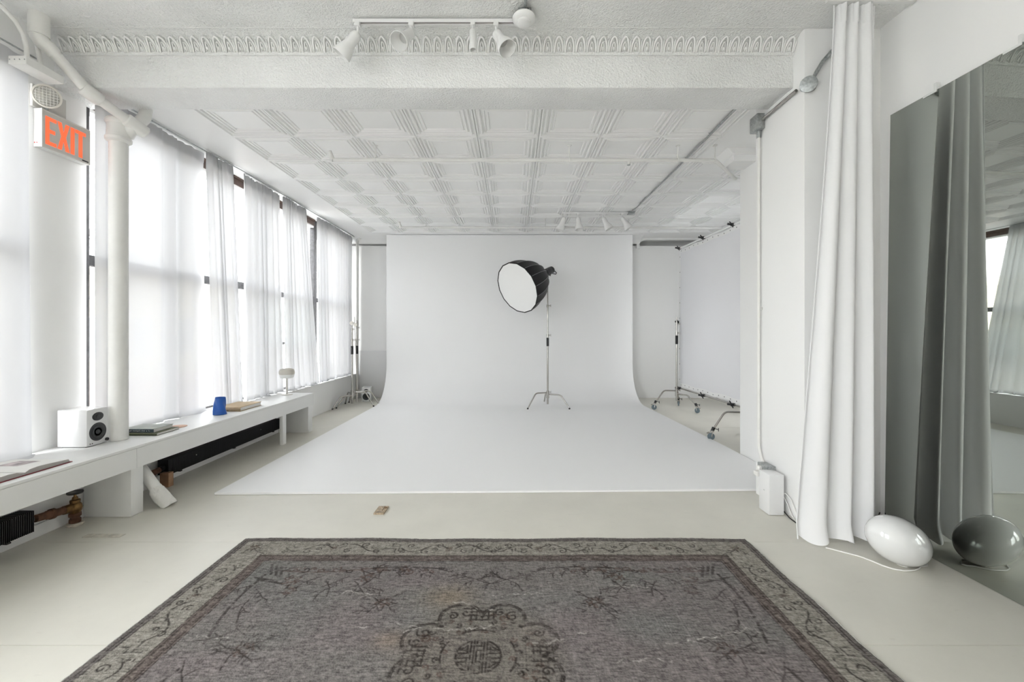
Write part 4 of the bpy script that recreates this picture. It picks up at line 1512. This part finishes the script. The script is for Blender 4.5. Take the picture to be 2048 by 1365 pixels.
MB().tube([(2.10, 3.76, 3.14), (2.10, 3.76, 3.07)], 0.018, 12).build('connector', GALV, t)
MB().box(2.108, 2.119, 3.735, 3.785, 1.60, 1.62).build('strap', WPIPE, t)
t = thing('outlet_box', 'grey metal outlet box with white plugs behind the white box', 'outlet', (2.08, 3.6, 0.2))
MB().box(2.045, 2.119, 3.545, 3.685, 0.21, 0.325).build('box_body', GALV, t, bevel=0.008)
for (yy, zz) in ((3.655, 0.283), (3.575, 0.29)):
    MB().lathe([(0.006, 0), (0.006, 0.003), (0, 0.004)], 10, aim((2.045, yy, zz), (-1, 0, 0))).build('screw', CHROME, t)
MB().box(2.0, 2.046, 3.60, 3.665, 0.225, 0.262).build('plug', CORDW, t, bevel=0.008)
MB().lathe([(0.022, 0), (0.022, 0.02), (0.012, 0.03), (0, 0.03)], 18, aim((2.045, 3.635, 0.287), (-1, 0, 0))).build('plug', CORDW, t)

# white box on the floor by the stub
t = thing('white_speaker_box', 'plain white boxy floor speaker against the wall stub', 'speaker', (2.02, 3.44, 0))
MB().box(1.965, 2.080, 3.375, 3.515, 0.003, 0.312).build('cabinet', LACQ, t, bevel=0.005)
MB().box(1.975, 2.07, 3.385, 3.505, 0.0, 0.004).build('foot_pad', BLACK, t)
MB().box(1.9635, 1.9655, 3.44, 3.452, 0.17, 0.178).build('badge', mat('grey_badge', (0.45, 0.45, 0.45), 0.4), t)
t = thing('power_cord', 'white cords looping on the floor behind the white box', 'cord', (2.1, 3.35, 0))
MB().tube([(2.082, 3.42, 0.16), (2.098, 3.38, 0.165), (2.104, 3.33, 0.14), (2.108, 3.29, 0.08), (2.11, 3.265, 0.02), (2.105, 3.23, 0.006), (2.12, 3.17, 0.005), (2.20, 3.12, 0.005)], 0.0035, 8).build('cord', CORDW, t)
MB().tube([(2.083, 3.46, 0.14), (2.10, 3.43, 0.145), (2.106, 3.38, 0.09), (2.106, 3.33, 0.03), (2.10, 3.29, 0.007), (2.10, 3.22, 0.005), (2.14, 3.15, 0.005), (2.3, 3.13, 0.005)], 0.0035, 8).build('cord', CORDW, t)
bc = MB().tube([(2.084, 3.46, 0.05), (2.092, 3.40, 0.025), (2.09, 3.33, 0.006), (2.085, 3.26, 0.005), (2.08, 3.21, 0.005), (2.09, 3.14, 0.005), (2.2, 3.08, 0.005), (2.45, 3.12, 0.005), (2.56, 3.10, 0.08), (2.585, 3.10, 0.14)], 0.004, 8).build('black_cord', BLACK)
tag(bc, 'black cord trailing from the white box behind the curtain', 'cord')


# glass egg lamp
def egg_lamp():
    c = Vector((2.335, 2.669, 0.148))
    t = thing('egg_lamp', 'glossy white egg shaped glass floor lamp before the mirror', 'lamp', (c.x, c.y, 0))
    M4 = Matrix.Translation(c) @ Matrix.Rotation(R(27), 4, 'Y') @ Matrix.Diagonal((0.183, 0.135, 0.135, 1))
    b = MB()
    prof = [(math.sin(math.pi * i / 28), -math.cos(math.pi * i / 28)) for i in range(29)]
    prof[0] = (0, -1)
    prof[-1] = (0, 1)
    b.lathe(prof, 40, M4)
    b.build('glass_shade', GLASSB, t, smooth=180)
    MB().lathe([(0.0, 0.001), (0.034, 0.001), (0.036, 0.004), (0.030, 0.010), (0.02, 0.014), (0.0, 0.015)], 24, Matrix.Translation((c.x + 0.03, c.y, 0))).build('base', CORDW, t)
    pts = [(2.04, 2.87, 0.005), (2.11, 2.81, 0.005), (2.17, 2.76, 0.005), (2.205, 2.70, 0.005), (2.225, 2.65, 0.005), (2.255, 2.612, 0.005), (2.30, 2.592, 0.005), (2.37, 2.596, 0.005),
           (2.415, 2.615, 0.005), (2.445, 2.64, 0.005), (2.49, 2.645, 0.006), (2.505, 2.66, 0.006), (2.485, 2.685, 0.006), (2.45, 2.71, 0.008), (2.40, 2.70, 0.008)]
    MB().tube(pts, 0.0042, 8).build('cord', CORDW, t)


egg_lamp()

# worn plate let into the floor
t = thing('floor_outlet', 'worn tan floor outlet plate in front of the white cove', 'outlet', (-1.037, 3.465, 0))
PL = mat('worn_outlet_plate', (0.42, 0.33, 0.23), 0.6, bump=(90, 0.6), var=(60, 0.4))
MB().box(-1.077, -0.997, 3.395, 3.535, 0.0, 0.012).build('plate', PL, t, bevel=0.002)
MB().box(-1.055, -1.02, 3.412, 3.418, 0.012, 0.0132).build('slot', BLACKP, t)
MB().box(-1.027, -1.022, 3.44, 3.53, 0.012, 0.0126).build('crack', mat('dark_crack', (0.12, 0.08, 0.05), 0.8), t)
MB().lathe([(0.014, 0.0), (0.013, 0.002), (0, 0.0025)], 14, Matrix.Translation((-1.012, 3.50, 0.012))).build('cover_cap', BRASS, t)

# ------------------------------------------------------------------ stands
def t_knob(b, p, d, r=0.006, L=0.045):
    p, d = Vector(p), Vector(d).normalized()
    b.tube([p, p + d * L], r, 8)
    up = Vector((0, 0, 1))
    b.tube([p + d * L - up * 0.022, p + d * L + up * 0.022], r * 0.9, 8)


def c_stand(label, loc, angs, rl, top, z1, z2, legz=0.27, group='chrome light stands', casters=False, zg=1.12, arm=False):
    t = thing('light_stand', label, 'light stand', loc, 0, group)
    base = 0.10 if casters else 0.0
    MB().tube([(0, 0, base + 0.06), (0, 0, z1)], 0.0175, 14).build('column', CHROME, t, world=False)
    MB().tube([(0, 0, z1), (0, 0, z2)], 0.0145, 14).build('riser', CHROME, t, world=False)
    if top > z2:
        MB().tube([(0, 0, z2), (0, 0, top)], 0.011, 12).build('upper_riser', CHROME, t, world=False)
    MB().tube([(0, 0, zg), (0, 0, zg + 0.155)], 0.024, 16).build('grip', BLACK, t, world=False)
    for z, r in ((z1, 0.023), (z2, 0.020)):
        cl = MB().tube([(0, 0, z - 0.03), (0, 0, z + 0.02)], r, 14)
        t_knob(cl, (0.01, 0, z), (1, -0.3, 0))
        cl.build('locking_collar', CHROME, t, world=False)
    hub = MB().tube([(0, 0, legz - 0.10), (0, 0, legz + 0.035)], 0.027, 14)
    t_knob(hub, (0.015, -0.01, legz + 0.01), (1, -0.6, 0.1))
    hub.build('hub', CHROME, t, world=False)
    for i, a in enumerate(angs):
        u = Vector((math.cos(R(a)), math.sin(R(a)), 0))
        dz = -0.030 * i
        z = legz + dz
        foot = 0.14 if casters else 0.016
        pts = [u * 0.01 + Vector((0, 0, z)), u * (rl * 0.50) + Vector((0, 0, z + 0.004))]
        for k in range(1, 6):
            q = R(62) * k / 5
            rr = 0.085
            pts.append(u * (rl * 0.50 + rr * math.sin(q)) + Vector((0, 0, z + 0.004 - rr * (1 - math.cos(q)))))
        pts.append(u * rl + Vector((0, 0, foot)))
        lg = MB().tube(pts, 0.0125, 12).build('leg', CHROME, t, world=False)
        e = u * rl
        if not casters:
            MB().tube([e + u * -0.004 + Vector((0, 0, 0.024)), e + u * 0.004 + Vector((0, 0, 0.0))], 0.0155, 12).build('rubber_foot', BLACK, lg, world=False)
        else:
            cs = MB().tube([e * 0.985 + Vector((0, 0, 0.165)), e + u * 0.012 + Vector((0, 0, 0.12))], 0.021, 12)
            t_knob(cs, e + Vector((0.01, 0, 0.15)), (1, -0.2, -0.3), 0.005, 0.055)
            cs.build('caster_clamp', BLACK, lg, world=False)
            w = u.cross(Vector((0, 0, 1)))
            fk = MB()
            c0 = e + u * 0.03
            for sg in (-1, 1):
                fk.tube([c0 - u * 0.012 + w * sg * 0.018 + Vector((0, 0, 0.115)), c0 + w * sg * 0.018 + Vector((0, 0, 0.045))], 0.007, 8)
            fk.tube([c0 - u * 0.012 + Vector((0, 0, 0.105)), c0 - u * 0.012 + Vector((0, 0, 0.125))], 0.026, 12)
            fk.tube([c0 + u * 0.02 + Vector((0, 0, 0.10)), c0 + u * 0.055 + Vector((0, 0, 0.088))], 0.010, 8)
            fk.build('caster_fork', CHROME, lg, world=False)
            Mw = aim(c0 + Vector((0, 0, 0.045)), w)
            MB().lathe([(0.0, -0.012), (0.036, -0.012), (0.045, -0.009), (0.045, 0.009), (0.036, 0.012), (0.0, 0.012)], 24, Mw).build('caster_wheel', mat('grey_blue_wheel', (0.16, 0.21, 0.24), 0.5), lg, world=False)
    if arm:
        gh = MB().lathe([(0.0, -0.018), (0.036, -0.018), (0.038, 0), (0.036, 0.018), (0, 0.018)], 18, aim((0, -0.02, top - 0.02), (0.2, -1, 0)))
        t_knob(gh, (0.02, -0.03, top - 0.02), (1, -0.3, 0.2))
        gh.build('grip_head', CHROME, t, world=False)
        MB().tube([(0.055, -0.03, top + 0.10), (0.085, -0.02, top - 0.90)], 0.008, 10).build('gobo_arm', CHROME, t, world=False)
        gh2 = MB().lathe([(0.0, -0.016), (0.032, -0.016), (0.034, 0), (0.032, 0.016), (0, 0.016)], 18, aim((0.07, -0.03, top - 0.05), (0.2, -1, 0)))
        t_knob(gh2, (0.09, -0.03, top - 0.05), (1, -0.3, 0.2))
        gh2.build('grip_head', CHROME, t, world=False)
    return t


c_stand('chrome stand holding the big softbox on the cove', (0.635, 8.05, 0.0185), (209, 331, 95), 0.425, 2.40, 1.32, 1.86, zg=1.12)
c_stand('chrome stand nested nearest in the left back corner', (-3.005, 8.22, 0), (0, 128, 234), 0.40, 1.58, 1.25, 1.45, zg=0.98, arm=True)
c_stand('chrome stand nested behind another in the left back corner', (-2.965, 8.36, 0), (2, 130, 232), 0.42, 1.62, 1.25, 1.48, zg=0.98, arm=False)
c_stand('rolling stand at the far edge of the diffusion screen', (2.95, 7.93, 0), (183, 65, -57), 0.385, 1.66, 1.38, 1.55, legz=0.34, group='rolling stands of the screen', casters=True, zg=1.18)
c_stand('rolling stand at the near edge of the diffusion screen behind the pilaster', (2.99, 5.72, 0), (180, 62, -62), 0.385, 1.66, 1.38, 1.55, legz=0.36, group='rolling stands of the screen', casters=True, zg=1.18)


# ------------------------------------------------------------------ softbox
def softbox():
    P0 = Vector((0.525, 8.0, 2.435))
    ax = Vector((-0.667, -0.62, -0.408)).normalized()
    t = thing('softbox_light', 'black parabolic softbox with white front on a studio lamp', 'studio light', tuple(P0))
    M4 = aim(P0, ax)
    n = 16
    R0, Rm, L = 0.10, 0.455, 0.68
    SK = mat('black_softbox_cloth', (0.008, 0.008, 0.009), 0.45, spec=0.25)
    prof = []
    for i in range(13):
        s = i / 12
        prof.append((R0 + (Rm - R0) * (math.sin(R(90) * s) ** 0.62), L * s))
    b = MB()
    v, f = [], []
    m = 4
    N = n * m
    for (r, z) in prof:
        for k in range(N):
            a = 2 * math.pi * k / N
            q = (k % m) / m
            sag = 1 - 0.030 * math.sin(math.pi * q)         # panels pull flat between ribs
            v.append(M4 @ Vector((r * sag * math.cos(a), r * sag * math.sin(a), z)))
    for i in range(len(prof) - 1):
        for k in range(N):
            f.append((i * N + k, i * N + (k + 1) % N, (i + 1) * N + (k + 1) % N, (i + 1) * N + k))
    f.append(tuple(range(N - 1, -1, -1)))
    b.add(v, f)
    sh = b.build('softbox_shell', SK, t, smooth=25)
    for k in range(n):
        a = 2 * math.pi * k / n
        pts = [M4 @ Vector(((r + 0.003) * math.cos(a), (r + 0.003) * math.sin(a), z)) for r, z in prof]
        MB().tube(pts, 0.0038, 6).build('rib', mat('rib_piping', (0.24, 0.24, 0.25), 0.4), sh)
    # rim and white diffuser
    rim = [M4 @ Vector((Rm * 1.0 * math.cos(2 * math.pi * k / n), Rm * 1.0 * math.sin(2 * math.pi * k / n), L)) for k in range(n + 1)]
    MB().tube(rim, 0.010, 8, caps=False).build('rim_band', SK, t)
    d = MB()
    v = [M4 @ Vector((Rm * 0.985 * math.cos(2 * math.pi * k / n), Rm * 0.985 * math.sin(2 * math.pi * k / n), L - 0.006)) for k in range(n)]
    w = [M4 @ Vector((Rm * 0.985 * math.cos(2 * math.pi * k / n), Rm * 0.985 * math.sin(2 * math.pi * k / n), L + 0.002)) for k in range(n)]
    d.add(v + w, [tuple(range(n - 1, -1, -1)), tuple(range(n, 2 * n))] + [(k, (k + 1) % n, n + (k + 1) % n, n + k) for k in range(n)])
    d.build('front_diffuser', mat('diffuser_cloth', (0.84, 0.84, 0.83), 0.8), t, smooth=0)
    # speed ring and lamp head
    MB().lathe([(0.0, -0.04), (0.085, -0.04), (0.10, -0.03), (0.108, 0.0), (0.10, 0.02), (0.0, 0.02)], 26, M4).build('speed_ring', BLACKP, t)
    h = MB().lathe([(0.0, -0.315), (0.052, -0.315), (0.064, -0.30), (0.070, -0.26), (0.070, -0.13), (0.076, -0.12), (0.080, -0.08), (0.080, -0.035), (0.0, -0.035)], 24, M4).build('lamp_head', BLACKP, t)
    MB().lathe([(0.0705, -0.24), (0.0715, -0.235), (0.0715, -0.165), (0.0705, -0.16)], 24, M4).build('badge_band', mat('dark_grey_band', (0.05, 0.05, 0.055), 0.3), h)
    tail = M4 @ Vector((0, 0, -0.30))
    hd = MB().tube([tail, tail + Vector((0.04, 0, -0.015)), tail + Vector((0.085, 0.0, -0.06)), tail + Vector((0.07, 0, -0.085)), tail + Vector((0.0, 0.0, -0.07))], 0.009, 8)
    hd.build('rear_handle', BLACKP, h)
    yk = MB().tube([P0 + Vector((0.075, 0.06, 0.04)), Vector((0.632, 8.05, 2.44)), Vector((0.635, 8.05, 2.385))], [0.022, 0.022, 0.018], 12)
    t_knob(yk, (0.64, 8.04, 2.43), (0.6, -0.7, 0.1), 0.008, 0.06)
    yk.build('yoke', BLACKP, t)


softbox()


# ------------------------------------------------------------------ diffusion screen
def screen():
    t = thing('diffusion_screen', 'large white diffusion screen on rolling stands at right', 'screen', (3.1, 6.8, 0.4))
    A, B = Vector((3.055, 8.02, 0)), Vector((3.165, 5.56, 0))
    z0, z1 = 0.40, 2.90
    P = lambda s, z, d=0.0: A + (B - A) * s + Vector((-d, 0, z))
    FR = WMETAL
    r = 0.014
    for p, q in ((P(-.015, z1 + 0.03), P(1.015, z1 + 0.03)), (P(-.015, z0 - 0.03), P(1.015, z0 - 0.03)), (P(-.015, z0 - 0.03), P(-.015, z1 + 0.03)), (P(1.015, z0 - 0.03), P(1.015, z1 + 0.03))):
        MB().tube([p, q], r, 10).build('frame_tube', CHROME if p.z == q.z and p.z < 1 else FR, t)

    def cl(u, v, d=0.02):
        sag = 0.018 * (abs(math.sin(u * math.pi * 4)))
        z = z0 + (z1 - z0) * v
        z += sag * (-1 if v > 0.5 else 1) * abs(2 * v - 1) ** 4
        return tuple(P(u, z, d + 0.004 * math.sin(u * 7 + v * 5)))
    b = MB()
    b.grid(cl, 40, 30)
    b.build('cloth', sheer('diffusion_cloth', (0.80, 0.80, 0.82), 0.0, 0.07), t, smooth=180, recalc=False)
    HM = mat('white_webbing_hem', (0.84, 0.84, 0.84), 0.7)
    w = 0.032
    for fn in ((lambda u, v: cl(u, 1 - w * 0.8 * v, 0.024)), (lambda u, v: cl(u, w * 0.8 * v, 0.024)),
               (lambda u, v: cl(w * 0.6 * v, u, 0.024)), (lambda u, v: cl(1 - w * 0.6 * v, u, 0.024))):
        h = MB()
        h.grid(fn, 40, 1)
        h.build('hem', HM, t, smooth=180, recalc=False)
    GM = mat('dark_grommet', (0.10, 0.10, 0.10), 0.4, 0.5)
    for i in range(15):
        u = (i + 0.5) / 15
        for v in (0.987, 0.013):
            MB().lathe([(0.009, 0), (0.009, 0.002), (0.0, 0.003)], 10, aim(cl(u, v, 0.0245), (-1, 0, 0))).build('grommet', GM, t)
    for i in range(9):
        MB().lathe([(0.009, 0), (0.009, 0.002), (0.0, 0.003)], 10, aim(cl(0.01, (i + 0.5) / 9, 0.0245), (-1, 0, 0))).build('grommet', GM, t)
    for u, z in ((-.01, z1 + 0.03), (0.36, z1 + 0.03), (0.72, z1 + 0.03), (-.01, z0 - 0.03), (0.36, z0 - 0.03), (0.72, z0 - 0.03), (-.012, 1.58)):
        p = P(u, z, 0.012)
        c = MB()
        c.tube([p - Vector((0.028, 0, 0)), p + Vector((0.028, 0, 0))], 0.024, 12)
        c.tube([p + Vector((-0.01, -0.03, -0.045)), p + Vector((-0.02, 0.0, 0.0)), p + Vector((-0.03, 0.035, 0.05))], [0.007, 0.012, 0.007], 8)
        c.tube([p - Vector((0.03, 0, 0)), p - Vector((0.075, 0, -0.01))], [0.012, 0.016], 10)
        c.build('spring_clamp', BLACKP, t)


screen()

# pale board leaning in the left back corner
bd = MB()
v = [(-3.26, 9.285, 0.002), (-2.60, 9.285, 0.002), (-2.60, 9.29, 1.0), (-3.26, 9.29, 1.0)]
bd.add([(p[0], p[1] - 0.012, p[2]) for p in v] + v, [(0, 1, 2, 3), (7, 6, 5, 4), (0, 4, 5, 1), (1, 5, 6, 2), (2, 6, 7, 3), (3, 7, 4, 0)])
bd = bd.build('board', mat('grey_white_board', (0.74, 0.74, 0.74), 0.35))
tag(bd, 'pale grey board standing behind the small speaker in the corner', 'board')
cp = MB().tube([(-3.255, 9.20, 0.0), (-3.255, 9.20, 3.30)], 0.028, 16).build('corner_pipe', WPIPE)
tag(cp, 'vertical white pipe in the far left corner', 'pipe')
eb = MB()
eb.tube([(-3.255, 9.20, 3.28), (-3.25, 9.18, 3.32), (-3.20, 9.14, 3.34), (-3.16, 9.10, 3.345)], [0.034, 0.036, 0.036, 0.03], 14)
eb.build('elbow', WPIPE, cp)
ob = MB().box(-3.08, -3.0, 9.02, 9.10, 0.0, 0.10).build('cardboard_box', TAN, bevel=0.002)
tag(ob, 'small tan box on the floor left of the corner speaker', 'box')

# ------------------------------------------------------------------ the street outside
st = MB().box(-60, -3.9, -60, 80, -4.6, -4.5).build('ground', mat('street_asphalt', (0.30, 0.30, 0.30), 0.8, var=(0.4, 0.1)))
struct(st, 'grey street below the windows', 'street')


def building(label, x, y0, y1, h, wall, band, wcols, rows):
    t = thing('apartment_building', label, 'building', (x - 4, (y0 + y1) / 2, -4.5), 0, 'buildings across the street')
    MB().box(x - 8, x, y0, y1, -4.5, h).build('wall', wall, t)
    MB().box(x - 8, x + 0.05, y0, y1, -4.5, -1.0).build('ground_floor', band, t)
    MB().box(x - 8.1, x + 0.35, y0 - 0.1, y1 + 0.1, h, h + 0.4).build('cornice', wall, t)
    GW = mat('far_window_glass', (0.28, 0.31, 0.34), 0.2)
    FW = mat('far_window_frame', (0.78, 0.77, 0.74), 0.5)
    for j in range(rows):
        z = 0.2 + j * 3.2
        for i in range(wcols):
            yc = y0 + (i + 0.5) * (y1 - y0) / wcols
            w = MB().box(x, x + 0.10, yc - 0.62, yc + 0.62, z - 0.1, z + 1.9).build('window', FW, t)
            MB().box(x + 0.1, x + 0.115, yc - 0.5, yc + 0.5, z, z + 1.8).build('pane', GW, w)


YEL = mat('cream_yellow_stucco', (0.74, 0.68, 0.50), 0.8, var=(2, 0.06))
BRK = mat('red_brick_ground_floor', (0.48, 0.32, 0.27), 0.85, var=(3, 0.15))
PAL = mat('pale_grey_stucco', (0.68, 0.67, 0.64), 0.8, var=(2, 0.06))
building('cream yellow house across the street', -19.0, 6.0, 30.0, 4.2, YEL, BRK, 8, 1)
building('pale grey house across the street', -19.5, -16.0, 5.8, 5.0, PAL, PAL, 7, 1)


def tree(x, y):
    t = thing('street_tree', 'bare winter tree on the street outside the windows', 'tree', (x, y, -4.5))
    rnd = random.Random(9)
    BK = mat('grey_bark', (0.30, 0.27, 0.24), 0.9)
    MB().tube([(x, y, -4.5), (x + 0.1, y, -1.5), (x, y + 0.15, 0.8)], [0.20, 0.16, 0.11], 10).build('trunk', BK, t)
    b = MB()

    def grow(p, d, L, r, lv):
        q = p + d * L * 0.5 + Vector((rnd.uniform(-.1, .1), rnd.uniform(-.1, .1), 0)) * L
        e = p + d * L
        b.tube([p, q, e], [r, r * 0.8, r * 0.6], 5)
        if lv < 4:
            for k in range(3 if lv < 2 else 2):
                nd = (d + Vector((rnd.uniform(-.8, .8), rnd.uniform(-.8, .8), rnd.uniform(-.25, .5)))).normalized()
                grow(e, nd, L * rnd.uniform(0.6, 0.8), r * 0.6, lv + 1)
    for k in range(3):
        grow(Vector((x, y + 0.15, 0.8)), Vector((rnd.uniform(-.6, .6), rnd.uniform(-.7, .7), 1)).normalized(), 1.2, 0.07, 0)
    b.build('branches', BK, t)['kind'] = 'stuff'


tree(-11.0, 10.5)
